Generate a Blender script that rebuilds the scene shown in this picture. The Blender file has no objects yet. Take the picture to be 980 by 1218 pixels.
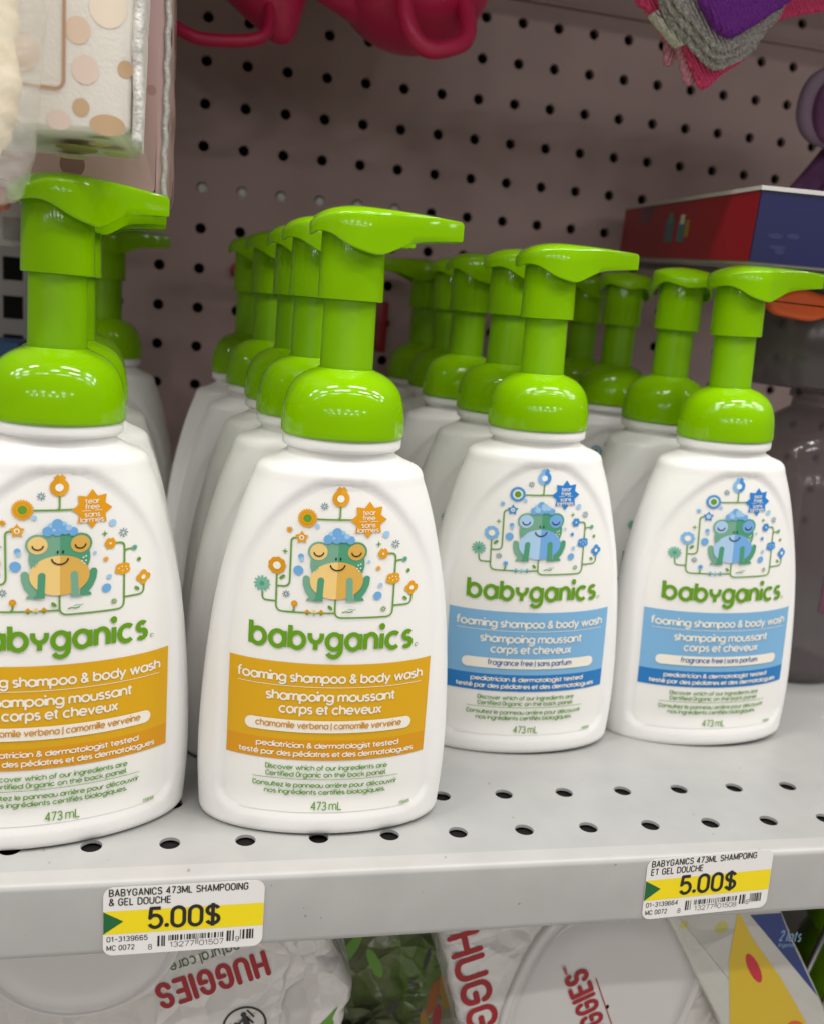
import bpy, math, random
import numpy as np
from mathutils import Vector, Matrix

SC = bpy.context.scene
COL = SC.collection
S = 0.0254                      # the scene is laid out in inches, built in metres
R = math.radians
random.seed(7)

# ------------------------------------------------------------------ camera
def make_camera():
    wx, wy, wz = -0.21667, -0.08966, -0.22553
    cx, cy, cz = math.cos(wx), math.cos(wy), math.cos(wz)
    sx, sy, sz = math.sin(wx), math.sin(wy), math.sin(wz)
    Rz = np.array([[cz, -sz, 0], [sz, cz, 0], [0, 0, 1]])
    Rx = np.array([[1, 0, 0], [0, cx, -sx], [0, sx, cx]])
    Ry = np.array([[cy, 0, sy], [0, 1, 0], [-sy, 0, cy]])
    M = Rz @ Rx @ Ry
    right, fwd, up = M[:, 0], M[:, 1], M[:, 2]
    cam = bpy.data.cameras.new('camera')
    o = bpy.data.objects.new('camera', cam)
    COL.objects.link(o)
    m = Matrix(((right[0], up[0], -fwd[0], 2.2841 * S),
                (right[1], up[1], -fwd[1], -11.419 * S),
                (right[2], up[2], -fwd[2], 7.2615 * S), (0, 0, 0, 1)))
    o.matrix_world = m
    cam.sensor_fit = 'HORIZONTAL'
    cam.sensor_width = 36
    cam.lens = 36 * 1098.34 / 980
    cam.clip_start = 0.01
    cam.clip_end = 100
    cam.dof.use_dof = True
    cam.dof.focus_distance = 12.6 * S
    cam.dof.aperture_fstop = 15.0
    SC.camera = o
make_camera()

# ------------------------------------------------------------------ world, lights, exposure
w = bpy.data.worlds.new('World')
SC.world = w
w.use_nodes = True
bg = w.node_tree.nodes['Background']
bg.inputs[0].default_value = (1.0, 0.985, 0.96, 1)
bg.inputs[1].default_value = 0.095
SC.view_settings.view_transform = 'Standard'
SC.view_settings.look = 'None'
SC.view_settings.exposure = 0.0
SC.view_settings.gamma = 1.0

def tube_light(x, y, z, lx, ly, power):
    l = bpy.data.lights.new('ceiling_and_fill_tube', 'AREA')
    l.shape = 'RECTANGLE'
    l.size, l.size_y = lx, ly
    l.energy = power
    l.color = (1.0, 0.975, 0.93)
    o = bpy.data.objects.new('ceiling_and_fill_tube', l)
    COL.objects.link(o)
    o.location = (x, y, z)
    return o
# near rows of fluorescent fixtures over the aisle, about 1.6 m above this shelf
LIGHT = 6.0
for i, (yy, k, wd) in enumerate(((-0.3, 1.9, .05), (-0.75, 1.6, .05), (-1.2, .8, .05), (-6.0, 6.2, .3), (-9.0, 10.5, .3))):  # last two rows are added fill, stronger and wider, to brighten the pegboard
    for j in range(6):
        tube_light((-2.9 + 1.15 * j + (.45 if i % 2 else 0)) * (1.6 if i > 2 else 1) - (1.4 if i > 2 else 0), yy, 1.65, .72, wd, LIGHT * k)

# ------------------------------------------------------------------ materials
def lin(c):
    return tuple(((v / 255) / 12.92 if v / 255 <= .04045 else ((v / 255 + .055) / 1.055) ** 2.4) for v in c)

def mat(name, col, rough=.45, spec=.5, **k):
    m = bpy.data.materials.new(name)
    m.use_nodes = True
    p = m.node_tree.nodes['Principled BSDF']
    p.inputs['Base Color'].default_value = (*col, 1)
    p.inputs['Roughness'].default_value = rough
    p.inputs['Specular IOR Level'].default_value = spec
    for a, b in k.items():
        p.inputs[a.replace('_', ' ')].default_value = b
    return m

def nd(m, t, **k):
    n = m.node_tree.nodes.new(t)
    for a, b in k.items():
        setattr(n, a, b)
    return n
def lk(m, a, b): m.node_tree.links.new(a, b)
def pr(m): return m.node_tree.nodes['Principled BSDF']

def bump_noise(m, scale, strength, dist=.0005, detail=3, stretch=None):
    tc = nd(m, 'ShaderNodeTexCoord')
    n = nd(m, 'ShaderNodeTexNoise')
    n.inputs['Scale'].default_value = scale
    n.inputs['Detail'].default_value = detail
    src = tc.outputs['Object']
    if stretch:
        mp = nd(m, 'ShaderNodeMapping')
        mp.inputs['Scale'].default_value = stretch
        lk(m, src, mp.inputs[0]); src = mp.outputs[0]
    lk(m, src, n.inputs['Vector'])
    b = nd(m, 'ShaderNodeBump')
    b.inputs['Strength'].default_value = strength
    b.inputs['Distance'].default_value = dist
    lk(m, n.outputs['Fac'], b.inputs['Height'])
    lk(m, b.outputs[0], pr(m).inputs['Normal'])
    return n

def mottled(m, c1, c2, scale, lo=.4, hi=.6, detail=4, coord='Object', stretch=None):
    """base colour wandering between two colours"""
    tc = nd(m, 'ShaderNodeTexCoord')
    n = nd(m, 'ShaderNodeTexNoise')
    n.inputs['Scale'].default_value = scale
    n.inputs['Detail'].default_value = detail
    src = tc.outputs[coord]
    if stretch:
        mp = nd(m, 'ShaderNodeMapping')
        mp.inputs['Scale'].default_value = stretch
        lk(m, src, mp.inputs[0]); src = mp.outputs[0]
    lk(m, src, n.inputs['Vector'])
    r = nd(m, 'ShaderNodeValToRGB')
    r.color_ramp.elements[0].position = lo
    r.color_ramp.elements[1].position = hi
    r.color_ramp.elements[0].color = (*c1, 1)
    r.color_ramp.elements[1].color = (*c2, 1)
    lk(m, n.outputs['Fac'], r.inputs[0])
    lk(m, r.outputs[0], pr(m).inputs['Base Color'])
    return r

M = {}
M['white'] = mat('white_plastic', (.80, .79, .775), .38, .45, Subsurface_Weight=.12, Subsurface_Radius=(.004, .0035, .003), Subsurface_Scale=1.0)
bump_noise(M['white'], 900, .04, .0003)
M['green'] = mat('green_plastic', (.205, .44, .0), .09, .36)
bump_noise(M['green'], 120, .008, .0006)
M['green_stem'] = mat('green_stem_plastic', (.19, .415, .0), .3, .36)

# painted steel with scuffs and dust
def painted(name, c, rough, dust=True):
    m = mat(name, c, rough, .4)
    if dust:
        r = mottled(m, tuple(v * .955 for v in c), tuple(min(1, v * 1.02) for v in c), 60, .35, .65, 6)
        tc = nd(m, 'ShaderNodeTexCoord')
        mp = nd(m, 'ShaderNodeMapping'); mp.inputs['Scale'].default_value = (1, .55, 1); mp.inputs['Rotation'].default_value = (0, 0, .6)
        lk(m, tc.outputs['Object'], mp.inputs[0])
        v = nd(m, 'ShaderNodeTexVoronoi'); v.inputs['Scale'].default_value = 210
        lk(m, mp.outputs[0], v.inputs['Vector'])
        sp = nd(m, 'ShaderNodeSeparateColor'); lk(m, v.outputs['Color'], sp.inputs[0])
        mr = nd(m, 'ShaderNodeMapRange'); lk(m, sp.outputs[0], mr.inputs[0])
        mr.inputs[1].default_value = .66; mr.inputs[2].default_value = 1; mr.inputs[3].default_value = -.03; mr.inputs[4].default_value = .135
        rr = nd(m, 'ShaderNodeMath', operation='LESS_THAN'); lk(m, v.outputs['Distance'], rr.inputs[0]); lk(m, mr.outputs[0], rr.inputs[1])
        mx = nd(m, 'ShaderNodeMix', data_type='RGBA')
        lk(m, rr.outputs[0], mx.inputs['Factor'])
        lk(m, r.outputs[0], mx.inputs['A'])
        mx.inputs['B'].default_value = (.26, .235, .215, 1)
        lk(m, mx.outputs['Result'], pr(m).inputs['Base Color'])
    return m
M['deck'] = painted('shelf_paint', (.325, .323, .318), .34)
M['lip'] = painted('shelf_lip_paint', (.375, .366, .36), .38)
M['peg'] = painted('pegboard_paint', (.42, .375, .365), .5, False)
mottled(M['peg'], (.42, .298, .288), (.46, .33, .318), 14)
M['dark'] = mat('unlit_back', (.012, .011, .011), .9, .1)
M['rail'] = mat('pale_rail', (.75, .74, .73), .4)
M['upright'] = mat('upright_paint', (.26, .235, .225), .5)

def ink(name, rgb, rough=.42):
    M[name] = mat('ink_' + name, tuple(v * .94 for v in lin(rgb)), rough, .4)
ink('paper', (238, 236, 232))
ink('logo', (98, 152, 0))
ink('leafgreen', (96, 150, 40)); ink('fineprint', (100, 152, 60))
ink('vine', (104, 152, 52))
ink('frogA', (118, 168, 142)); ink('frogB', (78, 152, 116)); ink('frogleg', (92, 162, 132))
ink('black', (28, 28, 26)); ink('cream', (240, 234, 220))
ink('mint', (118, 178, 158)); ink('slate', (84, 128, 140))
ink('bubble', (110, 168, 220)); ink('bubble2', (160, 198, 230))
ink('o_band', (216, 164, 6)); ink('o_band2', (214, 148, 0)); ink('o_burst', (222, 152, 4)); ink('o_fl', (224, 158, 14)); ink('o_fl2', (214, 148, 6))
ink('o_bellyA', (238, 202, 128)); ink('o_bellyB', (218, 172, 80)); ink('o_text', (206, 140, 10))
ink('b_band', (124, 176, 216)); ink('b_band2', (30, 118, 188)); ink('b_burst', (36, 124, 200)); ink('b_fl', (64, 140, 208)); ink('b_fl2', (130, 182, 226))
ink('b_bellyA', (172, 204, 234)); ink('b_bellyB', (116, 168, 222)); ink('b_text', (40, 96, 168))
ink('tagwhite', (226, 223, 221), .35); ink('tagyellow', (236, 212, 0), .35); ink('taggreen', (14, 96, 48), .35); ink('tagblack', (26, 24, 24), .35)
ink('packred', (168, 10, 28), .3); ink('packgreen', (60, 98, 40), .3); ink('packblack', (40, 38, 38), .3)

# ------------------------------------------------------------------ mesh collector
class MB:
    def __init__(self):
        self.v, self.f, self.m = [], [], []
    def add(self, vs, fs, mi=0):
        o = len(self.v)
        self.v += [tuple(p) for p in vs]
        for f in fs:
            self.f.append(tuple(i + o for i in f)); self.m.append(mi)
    def box(self, x0, x1, y0, y1, z0, z1, mi=0):
        vs = [(x, y, z) for z in (z0, z1) for y in (y0, y1) for x in (x0, x1)]
        self.add(vs, [(0, 2, 3, 1), (4, 5, 7, 6), (0, 1, 5, 4), (2, 6, 7, 3), (0, 4, 6, 2), (1, 3, 7, 5)], mi)
    def rings(self, rings, closed=True, cap0=False, cap1=False, mi=0):
        n = len(rings[0]); vs = [p for r in rings for p in r]; fs = []
        for i in range(len(rings) - 1):
            for j in range(n if closed else n - 1):
                k = (j + 1) % n
                fs.append((i * n + j, i * n + k, (i + 1) * n + k, (i + 1) * n + j))
        if cap0: fs.append(tuple(reversed(range(n))))
        if cap1: fs.append(tuple((len(rings) - 1) * n + j for j in range(n)))
        self.add(vs, fs, mi)
    def lathe(self, prof, n=64, cx=0, cy=0, mi=0, cap0=False, cap1=False):
        self.rings([[(cx + r * math.cos(2 * math.pi * j / n), cy + r * math.sin(2 * math.pi * j / n), z) for j in range(n)] for r, z in prof], True, cap0, cap1, mi)
    def tube(self, pts, r, n=12, mi=0, flat=1.0, up=(0, 0, 1)):
        pts = [Vector(p) for p in pts]; rg = []
        for i, p in enumerate(pts):
            t = (pts[min(i + 1, len(pts) - 1)] - pts[max(i - 1, 0)]).normalized()
            u = Vector(up); a = t.cross(u)
            if a.length < 1e-4: a = t.cross(Vector((1, 0, 0)))
            a.normalize(); b = a.cross(t)
            rr = r[i] if isinstance(r, (list, tuple)) else r
            rg.append([tuple(p + a * math.cos(q) * rr + b * math.sin(q) * rr * flat) for q in (2 * math.pi * j / n for j in range(n))])
        self.rings(rg, True, True, True, mi)
    def build(self, name, mats, parent=None, smooth=True, angle=None, xf=None):
        me = bpy.data.meshes.new(name)
        vs = self.v if xf is None else [tuple(xf @ Vector(p)) for p in self.v]
        me.from_pydata([(a * S, b * S, c * S) for a, b, c in vs], [], self.f)
        if not isinstance(mats, (list, tuple)): mats = [mats]
        for q in mats: me.materials.append(q)
        me.polygons.foreach_set('material_index', self.m)
        me.polygons.foreach_set('use_smooth', [smooth] * len(me.polygons))
        me.update()
        if angle: me.set_sharp_from_angle(angle=R(angle))
        o = bpy.data.objects.new(name, me)
        COL.objects.link(o)
        if parent: o.parent = parent
        return o

def tag(o, label=None, cat=None, group=None, kind=None):
    for k, v in (('label', label), ('category', cat), ('group', group), ('kind', kind)):
        if v: o[k] = v
    return o
def empty(name, loc, label=None, cat=None, group=None, rz=0):
    o = bpy.data.objects.new(name, None)
    COL.objects.link(o)
    o.empty_display_size = .02
    o.location = (loc[0] * S, loc[1] * S, loc[2] * S)
    o.rotation_euler = (0, 0, rz)
    return tag(o, label, cat, group)

def spline(xs, ys):
    """natural cubic through the points, returned as a function"""
    xs = np.array(xs, float); ys = np.array(ys, float); n = len(xs)
    h = np.diff(xs); A = np.eye(n); b = np.zeros(n)
    for i in range(1, n - 1):
        A[i, i - 1], A[i, i], A[i, i + 1] = h[i - 1], 2 * (h[i - 1] + h[i]), h[i]
        b[i] = 6 * ((ys[i + 1] - ys[i]) / h[i] - (ys[i] - ys[i - 1]) / h[i - 1])
    m = np.linalg.solve(A, b)
    def f(x):
        i = int(min(max(np.searchsorted(xs, x) - 1, 0), n - 2)); a = (xs[i + 1] - x) / h[i]; c = (x - xs[i]) / h[i]
        return a * ys[i] + c * ys[i + 1] + ((a ** 3 - a) * m[i] + (c ** 3 - c) * m[i + 1]) * h[i] ** 2 / 6
    return f

# ------------------------------------------------------------------ flat print (strokes, shapes, lettering)
def arc(cx, cy, rx, ry, a0, a1): return ('a', cx, cy, rx, ry, a0, a1)
CI = [arc(.5, .5, .5, .5, 0, 360)]
G = {
 'a': (1, [CI, [(1, 1.02), (1, 0)]]), 'b': (1, [[(0, 1.44), (0, 0)], CI]), 'c': (.88, [[arc(.5, .5, .5, .5, 48, 312)]]),
 'd': (1, [CI, [(1, 1.44), (1, 0)]]), 'e': (1, [[(.02, .5), (1, .5), arc(.5, .5, .5, .5, 4, 318)]]),
 'f': (.44, [[(.12, 0), (.12, 1.15), arc(.42, 1.15, .3, .36, 180, 75)], [(-.12, 1), (.45, 1)]]),
 'g': (1, [CI, [(1, 1.02), (1, 0), arc(.5, -.05, .5, .45, 0, -150)]]),
 'h': (.84, [[(0, 1.44), (0, 0)], [(0, .55), arc(.42, .57, .42, .43, 180, 0), (.84, 0)]]),
 'i': (0, [[(0, 1), (0, 0)], ('dot', 0, 1.42)]), 'k': (.76, [[(0, 1.44), (0, 0)], [(.72, 1), (.04, .42)], [(.26, .6), (.78, 0)]]),
 'l': (0, [[(0, 1.44), (0, 0)]]),
 'm': (1.4, [[(0, 1.02), (0, 0)], [(0, .6), arc(.35, .63, .35, .37, 180, 0), (.7, 0)], [(.7, .6), arc(1.05, .63, .35, .37, 180, 0), (1.4, 0)]]),
 'n': (.82, [[(0, 1.02), (0, 0)], [(0, .55), arc(.41, .57, .41, .43, 180, 0), (.82, 0)]]), 'o': (1, [CI]),
 'p': (1, [CI, [(0, 1.02), (0, -.52)]]), 'q': (1, [CI, [(1, 1.02), (1, -.52)]]),
 'r': (.46, [[(0, 1.02), (0, 0)], [(0, .5), arc(.42, .52, .42, .46, 180, 78)]]),
 's': (.62, [[arc(.31, .75, .28, .25, 35, 250), arc(.31, .26, .3, .26, 70, -145)]]),
 't': (.44, [[(.16, 1.34), (.16, .26), arc(.42, .26, .26, .26, 180, 262)], [(-.1, 1), (.46, 1)]]),
 'u': (.82, [[(0, 1), (0, .43), arc(.41, .43, .41, .43, 180, 360), (.82, 1)], [(.82, 1), (.82, 0)]]),
 'v': (.86, [[(0, 1), (.43, .03), (.86, 1)]]), 'w': (1.4, [[(0, 1), (.36, .03), (.7, 1), (1.04, .03), (1.4, 1)]]),
 'x': (.78, [[(0, 1), (.78, 0)], [(.78, 1), (0, 0)]]), 'y': (.86, [[(0, 1), (.43, .06)], [(.86, 1), (.2, -.5)]]),
 '\u00ff': (.86, [[(0, 1.02), (0, .84), arc(.43, .84, .43, .41, 180, 360), (.86, 1.02)], [(.43, .46), (.43, -.06)]]),
 'z': (.7, [[(0, 1), (.7, 1), (0, 0), (.7, 0)]]), '|': (0, [[(0, 1.45), (0, -.3)]]), '.': (0, [('dot', 0, .08)]),
 '&': (.95, [[(.95, 0), (.2, .95), arc(.42, 1.12, .25, .25, 215, -40), (.15, .55), arc(.36, .33, .33, .33, 135, 305), (.92, .62)]]),
 '\u00e9': (1, [[(.02, .5), (1, .5), arc(.5, .5, .5, .5, 4, 318)], [(.42, 1.22), (.7, 1.52)]]),
 '\u00e8': (1, [[(.02, .5), (1, .5), arc(.5, .5, .5, .5, 4, 318)], [(.3, 1.52), (.58, 1.22)]]),
}
U = {  # capitals and digits, cap height 1, condensed
 'A': (.6, [[(0, 0), (.3, 1), (.6, 0)], [(.1, .3), (.5, .3)]]),
 'B': (.54, [[(0, .5), (0, 1), (.27, 1), arc(.27, .755, .24, .245, 90, -90), (0, .51)], [(0, .5), (.28, .5), arc(.28, .25, .26, .25, 90, -90), (0, 0), (0, .5)]]),
 'C': (.56, [[arc(.28, .7, .28, .3, 5, 180), arc(.28, .3, .28, .3, 180, 355)]]),
 'D': (.56, [[(0, 0), (0, 1), (.24, 1), arc(.24, .68, .32, .32, 90, 0), arc(.24, .32, .32, .32, 0, -90), (0, 0)]]),
 'E': (.46, [[(.46, 1), (0, 1), (0, 0), (.46, 0)], [(0, .52), (.42, .52)]]), 'F': (.46, [[(.46, 1), (0, 1), (0, 0)], [(0, .52), (.42, .52)]]),
 'G': (.58, [[arc(.28, .7, .28, .3, 8, 180), arc(.28, .3, .28, .3, 180, 360), (.56, .47), (.3, .47)]]),
 'H': (.56, [[(0, 0), (0, 1)], [(.56, 0), (.56, 1)], [(0, .52), (.56, .52)]]), 'I': (0, [[(0, 0), (0, 1)]]),
 'K': (.56, [[(0, 0), (0, 1)], [(.54, 1), (.03, .4)], [(.2, .58), (.58, 0)]]),
 'L': (.44, [[(0, 1), (0, 0), (.44, 0)]]), 'M': (.72, [[(0, 0), (0, 1), (.36, .12), (.72, 1), (.72, 0)]]),
 'N': (.56, [[(0, 0), (0, 1), (.56, 0), (.56, 1)]]), 'O': (.58, [[(.58, .5), arc(.29, .7, .29, .3, 0, 180), arc(.29, .3, .29, .3, 180, 360), (.58, .5)]]),
 'P': (.54, [[(0, 0), (0, 1), (.28, 1), arc(.28, .73, .26, .27, 90, -90), (0, .46)]]),
 'R': (.56, [[(0, 0), (0, 1), (.28, 1), arc(.28, .75, .25, .25, 90, -90), (0, .5)], [(.3, .5), (.56, 0)]]),
 'S': (.54, [[arc(.27, .75, .25, .25, 15, 255), arc(.27, .26, .27, .26, 75, -165)]]),
 'T': (.52, [[(0, 1), (.52, 1)], [(.26, 1), (.26, 0)]]), 'U': (.56, [[(0, 1), (0, .28), arc(.28, .28, .28, .28, 180, 360), (.56, 1)]]),
 'X': (.6, [[(0, 1), (.6, 0)], [(.6, 1), (0, 0)]]), 'Y': (.6, [[(0, 1), (.3, .45), (.6, 1)], [(.3, .47), (.3, 0)]]),
 '0': (.5, [[(.5, .5), arc(.25, .72, .25, .28, 0, 180), arc(.25, .28, .25, .28, 180, 360), (.5, .5)]]),
 '1': (.3, [[(0, .78), (.22, .98), (.22, 0)]]),
 '2': (.5, [[arc(.25, .73, .25, .27, 170, -25), (.02, .01), (.52, .01)]]),
 '3': (.5, [[arc(.25, .755, .23, .245, 160, -90), arc(.24, .26, .26, .26, 90, -160)]]),
 '4': (.54, [[(.4, 0), (.4, 1), (0, .3), (.54, .3)]]),
 '5': (.5, [[(.46, 1), (.07, 1), (.03, .5), arc(.24, .32, .26, .32, 135, -155)]]),
 '6': (.5, [[arc(.25, .72, .25, .28, 20, 180), (0, .3), arc(.25, .3, .25, .3, 180, -180)]]),
 '7': (.48, [[(0, 1), (.48, 1), (.15, 0)]]),
 '8': (.5, [[arc(.25, .76, .22, .24, -90, 270)], [arc(.25, .265, .25, .265, 90, 450)]]),
 '9': (.5, [[arc(.25, .7, .25, .3, 0, 360), (.5, .3), arc(.25, .28, .25, .28, 0, -160)]]),
 '$': (.5, [[arc(.25, .74, .24, .23, 20, 250), arc(.25, .27, .25, .24, 75, -160)], [(.25, 1.1), (.25, -.1)]]),
 '-': (.4, [[(0, .45), (.4, .45)]]), '.': (.0, [('dot', 0, .09)]),
 '&': (.6, [[(.62, 0), (.14, .66), arc(.27, .8, .16, .19, 210, -30), (.08, .4), arc(.23, .23, .22, .23, 140, 310), (.58, .42)]]),
}
def expand(st, step=15):
    out = []
    for e in st:
        if e[0] == 'a':
            _, cx, cy, rx, ry, a0, a1 = e
            n = max(2, int(abs(a1 - a0) / step))
            out += [(cx + rx * math.cos(R(a0 + (a1 - a0) * i / n)), cy + ry * math.sin(R(a0 + (a1 - a0) * i / n))) for i in range(n + 1)]
        else: out.append((e[0], e[1]))
    r = [out[0]]
    for p in out[1:]:
        if math.hypot(p[0] - r[-1][0], p[1] - r[-1][1]) > 1e-4: r.append(p)
    return r

class Print:
    """flat shapes in (u, v, level); levels stack a hair apart"""
    def __init__(self, mapf):
        self.mb = MB(); self.mats = []; self.mapf = mapf; self.k = 0; self.xf = None
    def mi(self, name):
        if name not in self.mats: self.mats.append(name)
        return self.mats.index(name)
    def put(self, vs, fs, mname, lev):
        self.k = (self.k + 1) % 12
        l = lev + self.k * .004
        if self.xf: vs = [self.xf(*p) for p in vs]
        self.mb.add([self.mapf(u, v, l) for u, v in vs], fs, self.mi(mname))
    def fan(self, c, pts, m, lev, closed=True):
        """star-shaped outline about c, in rings so that it follows a curved face"""
        n = len(pts); nr = max(1, int(max(math.hypot(p[0] - c[0], p[1] - c[1]) for p in pts) / .05))
        vs = [c]
        for k in range(1, nr + 1): vs += [(c[0] + (p[0] - c[0]) * k / nr, c[1] + (p[1] - c[1]) * k / nr) for p in pts]
        fs = []
        for i in range(n if closed else n - 1):
            j = (i + 1) % n; fs.append((0, 1 + i, 1 + j))
            for k in range(1, nr): a = 1 + (k - 1) * n; b = a + n; fs.append((a + i, b + i, b + j, a + j))
        self.put(vs, fs, m, lev)
    def ell(self, u, v, rx, ry, m, lev, n=28, a0=0, a1=360, rot=0):
        c, s = math.cos(R(rot)), math.sin(R(rot)); pts = []
        full = abs(a1 - a0) >= 360
        for i in range(n + (0 if full else 1)):
            q = R(a0 + (a1 - a0) * i / n); x, y = rx * math.cos(q), ry * math.sin(q)
            pts.append((u + x * c - y * s, v + x * s + y * c))
        self.fan((u, v), pts, m, lev, full)
    def star(self, u, v, ro, ri, n, m, lev, rot=0):
        self.fan((u, v), [(u + (ro if i % 2 == 0 else ri) * math.cos(R(rot + 180 * i / n)), v + (ro if i % 2 == 0 else ri) * math.sin(R(rot + 180 * i / n))) for i in range(2 * n)], m, lev)
    def rect(self, u0, u1, v0, v1, m, lev, nu=1, nv=1):
        vs = [(u0 + (u1 - u0) * i / nu, v0 + (v1 - v0) * j / nv) for j in range(nv + 1) for i in range(nu + 1)]
        self.put(vs, [(j * (nu + 1) + i, j * (nu + 1) + i + 1, (j + 1) * (nu + 1) + i + 1, (j + 1) * (nu + 1) + i) for j in range(nv) for i in range(nu)], m, lev)
    def pill(self, u0, u1, v0, v1, m, lev, nu=24):
        r = (v1 - v0) / 2; self.rect(u0 + r, u1 - r, v0, v1, m, lev, nu)
        self.ell(u0 + r, v0 + r, r, r, m, lev, 12, 90, 270); self.ell(u1 - r, v0 + r, r, r, m, lev, 12, -90, 90)
    def stroke(self, pts, t, m, lev, rnd=False):
        pts = list(pts)
        for i in range(1, len(pts) - 1):          # a sharp corner ends one piece and starts the next
            a, b, c = pts[i - 1], pts[i], pts[i + 1]
            d1 = (b[0] - a[0], b[1] - a[1]); d2 = (c[0] - b[0], c[1] - b[1])
            l = (math.hypot(*d1) * math.hypot(*d2)) or 1e-9
            if (d1[0] * d2[0] + d1[1] * d2[1]) / l < .1:
                self.stroke(pts[:i + 1], t, m, lev, rnd); self.ell(*b, t / 2, t / 2, m, lev, 10); self.stroke(pts[i:], t, m, lev, rnd)
                return
        fine = [pts[0]]
        for a, b in zip(pts, pts[1:]):
            k = max(1, int(math.hypot(b[0] - a[0], b[1] - a[1]) / .09))
            fine += [(a[0] + (b[0] - a[0]) * j / k, a[1] + (b[1] - a[1]) * j / k) for j in range(1, k + 1)]
        pts = fine
        n = len(pts)
        if n < 2: return
        h = t / 2; closed = math.hypot(pts[0][0] - pts[-1][0], pts[0][1] - pts[-1][1]) < 1e-6
        L = []
        def nrm(a, b):
            d = math.hypot(b[0] - a[0], b[1] - a[1]) or 1e-9
            return (-(b[1] - a[1]) / d, (b[0] - a[0]) / d)
        for i in range(n):
            ns = []
            if i > 0: ns.append(nrm(pts[i - 1], pts[i]))
            elif closed: ns.append(nrm(pts[-2], pts[-1]))
            if i < n - 1: ns.append(nrm(pts[i], pts[i + 1]))
            elif closed: ns.append(nrm(pts[0], pts[1]))
            x, y = sum(a for a, _ in ns) / len(ns), sum(b for _, b in ns) / len(ns)
            q = max(x * x + y * y, .22)
            L.append((pts[i][0] + x / q * h, pts[i][1] + y / q * h)); L.append((pts[i][0] - x / q * h, pts[i][1] - y / q * h))
        self.put(L, [(2 * i, 2 * i + 1, 2 * i + 3, 2 * i + 2) for i in range(n - 1)], m, lev)
        if rnd and not closed:
            self.ell(*pts[0], h, h, m, lev, 12); self.ell(*pts[-1], h, h, m, lev, 12)
    def text(self, s, u, v, h, m, lev, t=.16, width=None, xs=1.0, track=.27, caps=False, align='c', rnd=False, slant=0):
        """h = x-height (or cap height); t = stroke weight relative to h; width fits the line"""
        def look(ch):
            if not caps and ch in G: return G[ch], 1.0
            if ch in U: return U[ch], (1.0 if caps else 1.42)
            return None, 1
        def natural(q):
            x = 0
            for ch in s:
                if ch == ' ': x += .42 * q + (.0 if caps else .1); continue
                g, k = look(ch); x += g[0] * k * q + track
            return x - track
        if width:
            a, b = natural(1.0), natural(2.0)
            xs = (width / h - (2 * a - b)) / (b - a)
        tot = natural(xs) * h
        x = u - (tot / 2 if align == 'c' else 0)
        for ch in s:
            if ch == ' ':
                x += (.42 * xs + (.0 if caps else .1)) * h; continue
            g, k = look(ch)
            for st in g[1]:
                if st[0] == 'dot':
                    self.ell(x + st[1] * h * k * xs, v + st[2] * h * k, t * h * .62, t * h * .62, m, lev, 12); continue
                pts = [(x + (px * k * xs + slant * py * k) * h, v + py * k * h) for px, py in expand(st)]
                self.stroke(pts, t * h, m, lev, rnd)
            x += (g[0] * k * xs + track) * h
        return tot
    def build(self, name, parent=None, smooth=False):
        return self.mb.build(name, [M[q] for q in self.mats], parent, smooth)

# ------------------------------------------------------------------ the shelf and the wall behind
def holed_sheet(mb, us, vs, holes, rad, thick, place, seg=18, mi=0, mid=0):
    """sheet of unit cells; cells named in holes get a round punched hole with a wall"""
    for iu in range(len(us) - 1):
        for iv in range(len(vs) - 1):
            u0, u1, v0, v1 = us[iu], us[iu + 1], vs[iv], vs[iv + 1]
            if (iu, iv) not in holes:
                mb.add([place(u0, v0, 0), place(u1, v0, 0), place(u1, v1, 0), place(u0, v1, 0)], [(0, 1, 2, 3)], mi); continue
            cu, cv = (u0 + u1) / 2, (v0 + v1) / 2
            ou, inn, bk = [], [], []
            for j in range(seg * 2):
                q = 2 * math.pi * (j + .5) / (seg * 2); c, s = math.cos(q), math.sin(q)
                k = max(abs(c), abs(s))
                ou.append(place(cu + c / k * (u1 - u0) / 2, cv + s / k * (v1 - v0) / 2, 0))
                inn.append(place(cu + c * rad, cv + s * rad, 0))
                bk.append(place(cu + c * rad, cv + s * rad, thick))
            n = seg * 2
            mb.add(ou + inn, [(j, (j + 1) % n, n + (j + 1) % n, n + j) for j in range(n)], mi)
            mb.add(inn + bk, [(j, (j + 1) % n, n + (j + 1) % n, n + j) for j in range(n)], mid)
            for a, b, c in ((u0, v0, 0), (u1, v0, 1), (u1, v1, 2), (u0, v1, 3)):
                q = 2 * math.pi * (.125 + .25 * (c + 2)); j = int((q / (2 * math.pi) * n - .5)) % n
                mb.add([place(a, b, 0), ou[j], ou[(j + 1) % n]], [(0, 1, 2)], mi)

shelf = empty('shelf', (0, 0, 0))
tag(shelf, kind='structure')
XL, XR = -14.5, 34.5
mb = MB()
us = [XL + i for i in range(int(XR - XL) + 1)]
vv = [-.5, .5, 1.5, 13.93]
holed_sheet(mb, us, vv, {(i, j) for i in range(len(us) - 1) for j in (0, 1)}, .138, -.045, lambda u, v, d: (u, v, d))
mb.build('deck', [M['deck']], shelf, False)
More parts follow.
